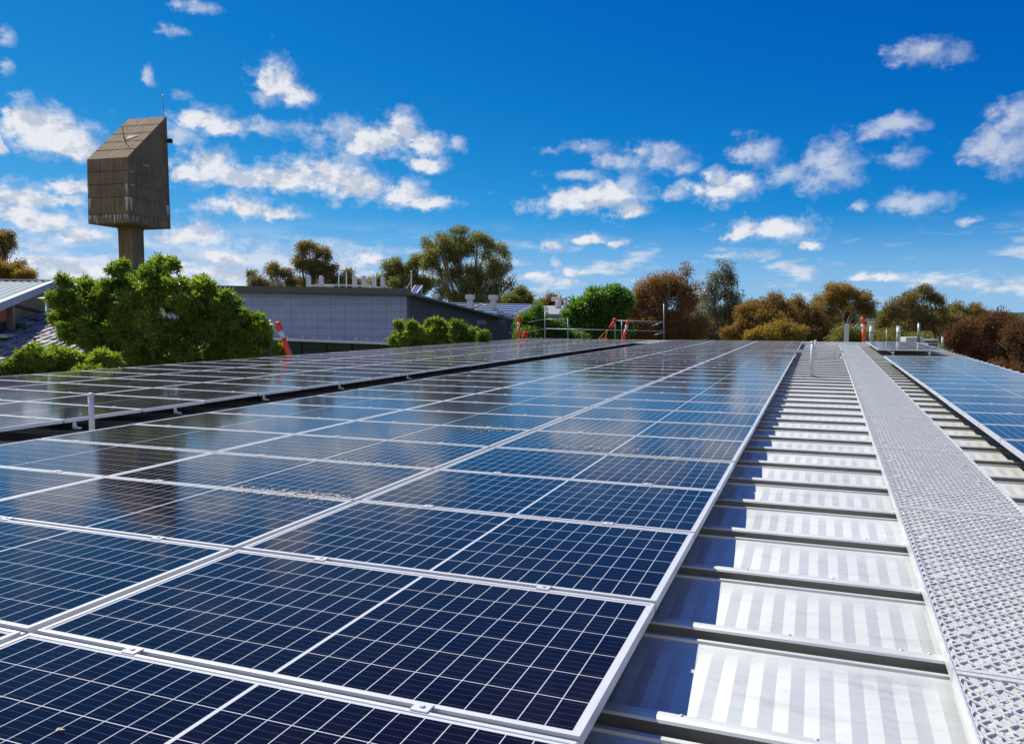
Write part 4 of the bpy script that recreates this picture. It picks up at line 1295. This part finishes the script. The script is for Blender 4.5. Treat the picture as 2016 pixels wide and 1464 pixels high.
    for (u, v, w_, h_) in ((37, 637, .30, .0), (64, 628, .42, .0)):
        p_ = on_plane(u, v, Rg + rd * .0, e[:2]) - o
        sk = MB().prism([p_ - e * w_ - [0, 0, .9], p_ + e * w_ - [0, 0, .9], p_ + e * w_ + [0, 0, h_ * .5], p_ - e * w_ + [0, 0, h_ * .5]], -rd * .25)
        so_ = sk.build('skylight', simple('skylight_dark', (.03, .035, .05), .3), T)
        MB().prism([p_ - e * (w_ + .04) + [0, 0, h_ * .5 + .003], p_ + e * (w_ + .04) + [0, 0, h_ * .5 + .003], p_ + e * (w_ + .04) + [0, 0, h_ * .5 + .05], p_ - e * (w_ + .04) + [0, 0, h_ * .5 + .05]], -rd * .3).build('skylight_frame', simple('skylight_rim', (.16, .17, .2), .5), so_)
    p_ = on_d(69, 700, 18.8) - o
    MB().tube([p_, np.array(on_d(68, 664, 18.8)) - o], .022, 6).build('vent_rod', M['dark'], T)


brick_building()

# ------------------------------------------------------------------ trees


def leaf_cloud(lobes, n, size, aspect=.3, cluster=22, cr=.35, droop=.0, seed=0, hollow=.55):
    """lobes: (centre xyz, radii xyz). returns quads: many small leaves in clusters through the crown"""
    g = np.random.default_rng(seed)
    wts = np.array([r[0] * r[1] * r[2] for _, r in lobes]) ** .72; wts /= wts.sum()
    nc = max(1, n // cluster)
    li = g.choice(len(lobes), nc, p=wts)
    C = np.array([l[0] for l in lobes])[li]; Rd = np.array([l[1] for l in lobes])[li]
    u = g.normal(size=(nc, 3)); u /= np.linalg.norm(u, axis=1, keepdims=True)
    rr = (hollow ** 3 + (1 - hollow ** 3) * g.random(nc)) ** (1 / 3)
    rr *= 1 + .16 * np.sin(u[:, 0] * 5 + li) * np.cos(u[:, 1] * 4 + 2 * li) + .10 * g.normal(size=nc)
    cc = C + u * rr[:, None] * Rd
    idx = np.repeat(np.arange(nc), cluster)
    off = g.normal(size=(len(idx), 3)); off /= np.linalg.norm(off, axis=1, keepdims=True)
    off *= (g.random(len(idx)) ** .5)[:, None] * cr
    P = cc[idx] + off
    # leaf axes: outward from the twig with some droop
    ax = off / (np.linalg.norm(off, axis=1, keepdims=True) + 1e-6) + .55 * u[idx] + g.normal(0, .45, (len(idx), 3)); ax[:, 2] -= droop
    ax /= np.linalg.norm(ax, axis=1, keepdims=True)
    s = np.cross(ax, g.normal(size=(len(idx), 3))); s /= np.linalg.norm(s, axis=1, keepdims=True)
    nrm = np.cross(ax, s)
    L = size * g.uniform(.65, 1.35, len(idx)); W = L * aspect
    b = P - ax * (L * .5)[:, None]; t = P + ax * (L * .5)[:, None] - nrm * (L * .10)[:, None]
    m1 = P + s * (W * .5)[:, None] + nrm * (L * .05)[:, None]; m2 = P - s * (W * .5)[:, None] + nrm * (L * .05)[:, None]
    V = np.stack([b, m1, t, m2], 1).reshape(-1, 3)
    Q = np.arange(len(V)).reshape(-1, 4)
    return V, Q, cc


def tree(name, label, cat, base, px_lobes, D, n, size, mleaf, mbark, seed, aspect=.3, cr=.35, droop=0., hollow=.5, depth=.8, cluster=22, trunk_r=.18, group=None, trunks=1, jit=.5, limbs=12, sub=9, sc=1.02, core=.62):
    g = np.random.default_rng(seed)
    lobes = []
    for (u, v, ru, rv, *dd) in px_lobes:
        dj = dd[0] if dd else g.uniform(-jit, jit)
        d_ = D + dj
        k = d_ / F_PX
        lobes.append((on_d(u, v, d_), (ru * k, ru * k * depth, rv * k)))
    big = lobes
    lobes = []
    for ctr, rad in big:
        rad = np.array(rad)
        if core: lobes.append((ctr, tuple(rad * core)))
        for q_ in range(sub):
            dv = g.normal(size=3); dv /= np.linalg.norm(dv); dv[1] *= 1.0
            f_ = g.uniform(.30, .50)
            lobes.append((ctr + dv * rad * (sc - f_ * .85), tuple(rad * f_ * np.array([1, 1, g.uniform(.75, 1.0)]))))
    c = np.mean([l[0] for l in big], axis=0)
    bx, by = (c[0], c[1]) if base is None else base
    t = thing(name, label, cat, (bx, by, GZ), 0, group)
    o = np.array([bx, by, GZ])
    V, Q, cc = leaf_cloud([(l[0] - o, l[1]) for l in lobes], n, size, aspect, cluster, cr, droop, seed, hollow)
    np_mesh('crown', V, Q, mleaf, t)
    lobes = big
    low = min(l[0][2] - l[1][2] for l in lobes) - GZ
    mb = MB()
    fork = max(1.2, min(low * .85, 4.0))
    for k_ in range(trunks):
        ox, oy = (g.normal(0, .5, 2) if trunks > 1 else (0, 0))
        mb.tube([(ox, oy, -.1), (ox * 1.1 + .1, oy, fork * .5), (ox * 1.2, oy * 1.2, fork)], [trunk_r * 1.25, trunk_r, trunk_r * .85], 9)
    order = sorted(range(len(lobes)), key=lambda i: -lobes[i][1][0])[:limbs]
    for i in order:
        e_ = lobes[i][0] - o; s_ = np.array([0, 0, fork - .15])
        mid = s_ * .45 + e_ * .55 + np.append(g.normal(0, .25, 2), .3)
        mb.tube([s_, s_ * .7 + mid * .3 + [0, 0, .3], mid, e_ * .75 + mid * .25, e_], [trunk_r * .6, trunk_r * .5, trunk_r * .36, trunk_r * .22, trunk_r * .10], 6)
        for q_ in range(3):
            e2 = e_ + g.normal(0, .6, 3) * np.array(lobes[i][1])
            mb.tube([mid, (mid + e2) / 2 + g.normal(0, .1, 3), e2], [trunk_r * .24, trunk_r * .14, trunk_r * .05], 5)
    mb.build('trunk', mbark, t, True, fixn=False)
    return t


# the big green tree at the left and its neighbours
L1 = [(240, 532, 26, 24), (318, 525, 24, 22), (345, 520, 16, 14), (248, 560, 28, 22), (127, 555, 19, 12), (150, 590, 40, 28), (205, 600, 40, 30),
      (265, 600, 45, 36), (330, 580, 42, 36), (395, 580, 38, 30), (440, 600, 30, 30), (300, 545, 34, 24), (400, 560, 22, 16), (130, 620, 28, 26), (180, 650, 48, 34),
      (250, 655, 50, 38), (320, 640, 50, 40), (390, 640, 46, 38), (440, 640, 32, 26), (135, 655, 24, 22), (215, 680, 48, 34), (290, 695, 52, 34),
      (360, 690, 50, 34), (150, 612, 34, 30), (180, 590, 46, 30), (230, 625, 50, 36), (290, 640, 50, 36), (300, 580, 36, 28), (360, 610, 44, 34), (420, 625, 40, 34), (455, 650, 34, 28), (120, 590, 26, 22), (270, 570, 26, 22), (205, 572, 36, 24), (355, 566, 36, 26), (175, 560, 24, 18), (430, 590, 34, 28), (470, 625, 28, 26)]
tree('green_tree', 'large glossy green tree in front of the tower column', 'tree', None, L1, 22.0, 75440, .185, M['leaf_green'], M['bark'], 1, .23, .13, .12, .5, .9, 15, .2, core=0.35)
L2 = [(45, 712, 26, 20), (85, 705, 28, 22), (140, 708, 34, 24), (15, 730, 22, 20), (200, 712, 36, 22), (100, 732, 44, 18), (60, 748, 46, 18), (170, 740, 46, 18), (70, 688, 12, 10), (110, 690, 16, 12)]
tree('green_shrub', 'low green shrub against the left panels at the frame edge', 'shrub', None, L2, 17.6, 26000, .150, M['leaf_green'], M['bark'], 2, .23, .11, .12, .45, .9, 15, .08)
L3 = [(505, 640, 26, 20), (470, 672, 34, 24), (510, 668, 24, 22), (430, 700, 40, 26), (480, 700, 34, 22), (395, 716, 34, 18), (522, 655, 12, 14), (550, 692, 18, 12), (465, 650, 22, 20)]
tree('green_shrub', 'bushy green shrub just left of the leaning orange bollard', 'shrub', None, L3, 22.6, 25000, .185, M['leaf_green'], M['bark'], 3, .23, .13, .12, .45, .9, 15, .08)
L4 = [(855, 636, 18, 14), (812, 648, 22, 18), (862, 656, 32, 24), (900, 650, 20, 18), (790, 668, 24, 18), (905, 672, 28, 18), (925, 660, 16, 14), (950, 660, 14, 16), (835, 680, 40, 18), (940, 682, 22, 14), (785, 640, 10, 10)]
tree('green_shrub', 'mid green shrub in front of the dark side wall of the blue building', 'shrub', None, L4, 33.0, 22000, .215, M['leaf_green'], M['bark'], 4, .23, .16, .12, .45, .9, 15, .08)
L5 = [(1030, 640, 16, 16), (1052, 626, 16, 18), (1068, 645, 22, 20), (1100, 650, 22, 18), (1035, 665, 28, 14), (1085, 668, 34, 14), (1130, 665, 26, 12), (1060, 610, 8, 12)]
tree('green_shrub', 'dark green shrub behind the scaffold rail', 'shrub', None, L5, 44.0, 27900, 0.15, M['leaf_plane'], M['bark'], 5, .4, .4, .1, .4, .9, 20, .08)
L6 = [(1205, 585, 26, 16), (1178, 592, 28, 20), (1150, 605, 26, 18), (1200, 608, 36, 26), (1160, 630, 38, 26), (1215, 635, 32, 26), (1135, 645, 26, 20), (1185, 652, 40, 22), (1128, 622, 16, 12), (1228, 590, 18, 16)]
tree('plane_tree', 'bright green broad leaved tree left of the rust brown trees', 'tree', None, L6, 47.0, 36270, 0.21, M['leaf_plane'], M['bark'], 6, .5, .5, .1, .4, .9, 20, .16, core=0.4)
L7 = [(1350, 662, 34, 14), (1280, 662, 40, 14), (1300, 575, 36, 30), (1350, 640, 40, 30), (1255, 600, 24, 24), (1240, 640, 34, 28), (1285, 560, 28, 26), (1262, 585, 26, 26), (1320, 560, 22, 24), (1345, 560, 20, 28), (1352, 530, 9, 20), (1300, 600, 40, 30), (1245, 615, 30, 26), (1340, 605, 32, 34), (1270, 640, 50, 28), (1330, 650, 44, 28), (1225, 645, 24, 22), (1372, 565, 8, 6), (1315, 640, 40, 30)]
tree('sheoak', 'tall rust brown tree behind the scaffold rail', 'tree', None, L7, 60.0, 55335, 0.21, M['leaf_rust'], M['bark'], 7, .28, .55, .35, .4, .9, 22, .22, core=0.35)
L8 = [(1395, 662, 34, 14), (1450, 662, 34, 14), (1365, 640, 26, 26), (1465, 640, 26, 26), (1420, 600, 40, 34), (1422, 530, 14, 20), (1438, 535, 12, 20), (1410, 555, 24, 22), (1440, 562, 22, 26), (1395, 580, 22, 24), (1430, 590, 34, 28), (1385, 610, 24, 24), (1450, 605, 20, 22), (1415, 630, 46, 30), (1380, 645, 26, 24), (1450, 645, 26, 22), (1475, 610, 12, 20), (1410, 655, 50, 16)]
tree('gum_tree', 'grey green gum tree with two peaks in the middle of the treeline', 'tree', None, L8, 70.0, 24412, 0.21, M['leaf_gum_grey'], M['gum_bark'], 8, .28, .5, .5, .3, .9, 16, .25, trunks=2, core=0.0)
L9 = [(1450, 652, 30, 20), (1500, 660, 40, 16), (1470, 618, 20, 22), (1550, 625, 26, 26), (1515, 650, 50, 20), (1524, 592, 16, 14), (1505, 612, 32, 20), (1540, 608, 20, 22), (1485, 632, 30, 24), (1525, 635, 40, 26), (1480, 655, 34, 18), (1540, 655, 34, 20), (1465, 640, 18, 20)]
tree('amber_tree', 'amber brown bushy tree right of the grey green gum', 'tree', None, L9, 62.0, 41850, 0.21, M['leaf_amber'], M['bark'], 9, .28, .55, .35, .4, .9, 22, .18, core=0.4)
L10 = [(1610, 662, 30, 14), (1570, 662, 30, 14), (1600, 615, 20, 22), (1545, 622, 20, 20), (1580, 650, 44, 20), (1625, 655, 24, 16), (1570, 598, 14, 14), (1565, 615, 24, 18), (1585, 630, 24, 26), (1560, 640, 32, 24), (1600, 650, 24, 22), (1545, 660, 26, 14), (1615, 640, 16, 26)]
tree('amber_tree', 'amber brown bushy tree left of the golden domed gum', 'tree', None, L10, 64.0, 36270, 0.21, M['leaf_amber'], M['bark'], 10, .28, .55, .35, .4, .9, 22, .18, core=0.4)
L11 = [(1650, 568, 24, 12), (1625, 585, 24, 14), (1668, 582, 22, 14), (1695, 588, 20, 14), (1705, 605, 18, 16), (1685, 605, 18, 12), (1612, 600, 14, 12), (1645, 595, 22, 10), (1715, 615, 10, 10), (1632, 612, 16, 14), (1628, 640, 20, 24)]
tree('golden_gum', 'golden green gum with an open domed crown left of the far bollard', 'tree', None, L11, 80.0, 22397, 0.22, M['leaf_gold'], M['gum_bark'], 11, .3, .55, .3, .3, .9, 18, .26, core=0.0)
L12 = [(1665, 615, 17, 16), (1672, 635, 16, 16), (1650, 640, 8, 10)]
tree('dark_tree', 'small dark tree below the golden domed gum', 'tree', None, L12, 88.0, 10850, 0.22, M['leaf_dark'], M['bark'], 12, .3, .5, .1, .4, .9, 18, .15)
L13 = [(1745, 640, 20, 24), (1862, 622, 18, 18), (1862, 645, 24, 22), (1885, 640, 22, 22), (1780, 645, 34, 22), (1815, 578, 22, 14), (1840, 590, 20, 14), (1785, 592, 26, 14), (1755, 605, 18, 14), (1800, 605, 30, 14), (1850, 605, 14, 14), (1770, 625, 28, 20), (1815, 625, 30, 18), (1840, 632, 20, 16), (1760, 648, 22, 14), (1745, 630, 12, 22), (1835, 655, 24, 14), (1800, 650, 22, 14)]
tree('rust_gum', 'broad rust and olive gum behind the white pipes at right', 'tree', None, L13, 75.0, 31387, 0.22, M['leaf_gum_brown'], M['gum_bark'], 13, .3, .5, .3, .35, .9, 18, .26, core=0.0)
L14 = [(1925, 632, 20, 18), (1940, 625, 14, 12), (1900, 645, 30, 24), (1886, 608, 14, 12), (1875, 625, 18, 16), (1915, 610, 18, 12), (1905, 630, 26, 20), (1930, 620, 12, 10), (1880, 650, 20, 16)]
tree('rust_gum', 'smaller olive gum between the broad rust gum and maroon trees', 'tree', None, L14, 78.0, 18600, 0.22, M['leaf_gum_brown'], M['gum_bark'], 14, .3, .5, .3, .35, .9, 18, .2, core=0.0)
L15 = [(1965, 630, 26, 16), (1935, 640, 22, 18), (1985, 645, 30, 20), (1900, 650, 26, 22), (1945, 665, 40, 24), (1890, 680, 24, 16), (2000, 680, 34, 26), (1950, 695, 40, 22), (1875, 668, 18, 14), (2005, 715, 30, 26)]
tree('maroon_tree', 'large maroon brown tree at the right frame edge below the hills', 'tree', None, L15, 46.0, 47430, 0.15, M['leaf_maroon'], M['bark'], 15, .28, .45, .3, .4, .9, 20, .2, core=0.35)
L16 = [(2010, 660, 30, 26), (2030, 700, 34, 30), (2000, 745, 30, 26), (1960, 735, 30, 22), (2040, 760, 40, 40)]
tree('maroon_tree', 'nearer maroon tree cut by the right frame edge', 'tree', None, L16, 40.0, 31000, 0.14, M['leaf_maroon'], M['bark'], 16, .28, .42, .3, .4, .9, 20, .16)
# gums behind the blue building
L17 = [(905, 465, 30, 18), (870, 480, 32, 20), (940, 482, 34, 22), (975, 500, 28, 24), (860, 510, 34, 24), (905, 505, 40, 26), (985, 530, 22, 24), (950, 530, 40, 26), (870, 545, 36, 24), (915, 550, 40, 22), (1000, 560, 16, 16), (880, 575, 30, 18), (960, 570, 40, 20), (840, 480, 10, 12), (930, 590, 60, 14)]
tree('gum_tree', 'biggest olive gum tree with rounded crown behind the blue building', 'tree', None, L17, 80.0, 44640, 0.24, M['leaf_gum'], M['gum_bark'], 17, .3, .55, .45, .35, .9, 18, .4, limbs=16, core=0.0)
L18 = [(775, 525, 22, 14), (805, 535, 20, 16), (825, 520, 16, 18), (790, 555, 34, 16), (830, 560, 24, 20), (762, 545, 14, 12), (745, 560, 18, 14)]
tree('gum_tree', 'smaller olive gum tree left of the biggest gum', 'tree', None, L18, 82.0, 23250, 0.24, M['leaf_gum'], M['gum_bark'], 18, .3, .55, .45, .35, .9, 18, .25, core=0.0)
L19 = [(1005, 590, 26, 14), (1025, 575, 16, 12), (1040, 592, 14, 14), (985, 600, 30, 10), (1020, 600, 26, 10)]
tree('gum_tree', 'low pale gum tree right of the biggest gum', 'tree', None, L19, 84.0, 14880, 0.24, M['leaf_gum'], M['gum_bark'], 19, .3, .55, .45, .35, .9, 18, .2, core=0.0)
L20 = [(610, 490, 26, 14), (635, 500, 16, 16), (595, 510, 22, 16), (620, 525, 34, 16), (650, 535, 22, 16), (685, 545, 16, 16), (540, 535, 16, 12), (560, 548, 26, 16), (610, 555, 40, 18), (670, 560, 34, 14), (495, 540, 10, 8), (510, 558, 26, 14), (535, 522, 12, 10), (700, 560, 14, 12)]
tree('gum_tree', 'brown green spreading gum tree behind the pointed flues', 'tree', None, L20, 84.0, 32550, 0.24, M['leaf_gum_brown'], M['gum_bark'], 20, .3, .5, .45, .35, .9, 18, .3, limbs=14, core=0.0)
L21 = [(8, 465, 18, 12), (14, 485, 20, 12), (5, 505, 16, 12), (40, 520, 10, 8), (-20, 480, 30, 40)]
tree('gum_tree', 'dark gum branches at the left frame edge above the metal roof', 'tree', None, L21, 72.0, 12400, 0.21, M['leaf_gum_brown'], M['gum_bark'], 21, .3, .45, .45, .35, .9, 18, .2, core=0.0)
L22 = [(15, 535, 30, 18), (45, 540, 22, 12), (-15, 530, 24, 22)]
tree('golden_shrub', 'golden green shrub just above the pale metal roof', 'shrub', None, L22, 62.0, 18600, 0.18, M['leaf_gold'], M['bark'], 22, .3, .4, .2, .4, .9, 18, .12)
L23 = [(1090, 590, 14, 14), (1072, 600, 16, 12), (1100, 602, 14, 12)]
tree('rust_tree', 'far small rust tree behind the white stacks', 'tree', None, L23, 100.0, 10850, 0.25, M['leaf_rust'], M['bark'], 23, .3, .55, .2, .4, .9, 18, .15)
L24 = [(775, 590, 60, 20), (700, 575, 60, 14), (830, 590, 40, 14)]
L25 = [(1660, 655, 30, 12), (1720, 662, 30, 10), (1755, 660, 20, 10), (1700, 668, 60, 10), (1800, 668, 40, 10)]
tree('low_bush', 'low olive bushes behind the white pipes at the roof end', 'bush', None, L25, 60.0, 21700, 0.18, M['leaf_gum'], M['bark'], 25, .3, .45, .2, .4, .9, 18, .08)
L26 = [(1538, 648, 26, 16), (1510, 658, 30, 14), (1562, 656, 24, 14), (1490, 664, 24, 10)]
tree('golden_bush', 'low golden bush at the foot of the amber trees', 'bush', None, L26, 56.0, 12000, .20, M['leaf_gold'], M['bark'], 26, .3, .45, .2, .4, .9, 20, .08)
L27 = [(1380, 600, 30, 26), (1470, 605, 26, 28), (1500, 625, 40, 30), (1350, 620, 30, 34), (1425, 630, 50, 34), (1555, 620, 34, 30), (1605, 628, 26, 26), (1240, 640, 30, 26), (1300, 640, 40, 30)]
tree('background_tree', 'olive brown spreading tree showing behind the amber bushes and grey gum', 'tree', None, L27, 96.0, 23800, .24, M['leaf_gum_brown'], M['gum_bark'], 27, .3, .5, .3, .35, .9, 18, .25, limbs=14, core=0.0)
L28 = [(1745, 628, 14, 16), (1775, 615, 26, 20), (1860, 618, 30, 20), (1900, 622, 28, 18), (1940, 630, 26, 16), (1820, 630, 40, 26), (1885, 645, 40, 24), (1955, 640, 20, 14)]
tree('background_tree', 'dull olive tree showing behind the broad rust gum at right', 'tree', None, L28, 100.0, 18200, .24, M['leaf_gum'], M['gum_bark'], 28, .3, .5, .3, .35, .9, 18, .25, limbs=12, core=0.0)
L29 = [(720, 560, 26, 14), (690, 565, 30, 14), (745, 575, 30, 12), (650, 562, 30, 14), (560, 562, 40, 12), (780, 585, 40, 14), (1030, 600, 30, 10)]
tree('background_tree', 'low olive trees showing between the gums behind the pointed flues', 'tree', None, L29, 98.0, 16000, .24, M['leaf_gum_brown'], M['gum_bark'], 29, .3, .5, .3, .35, .9, 18, .2, limbs=8)
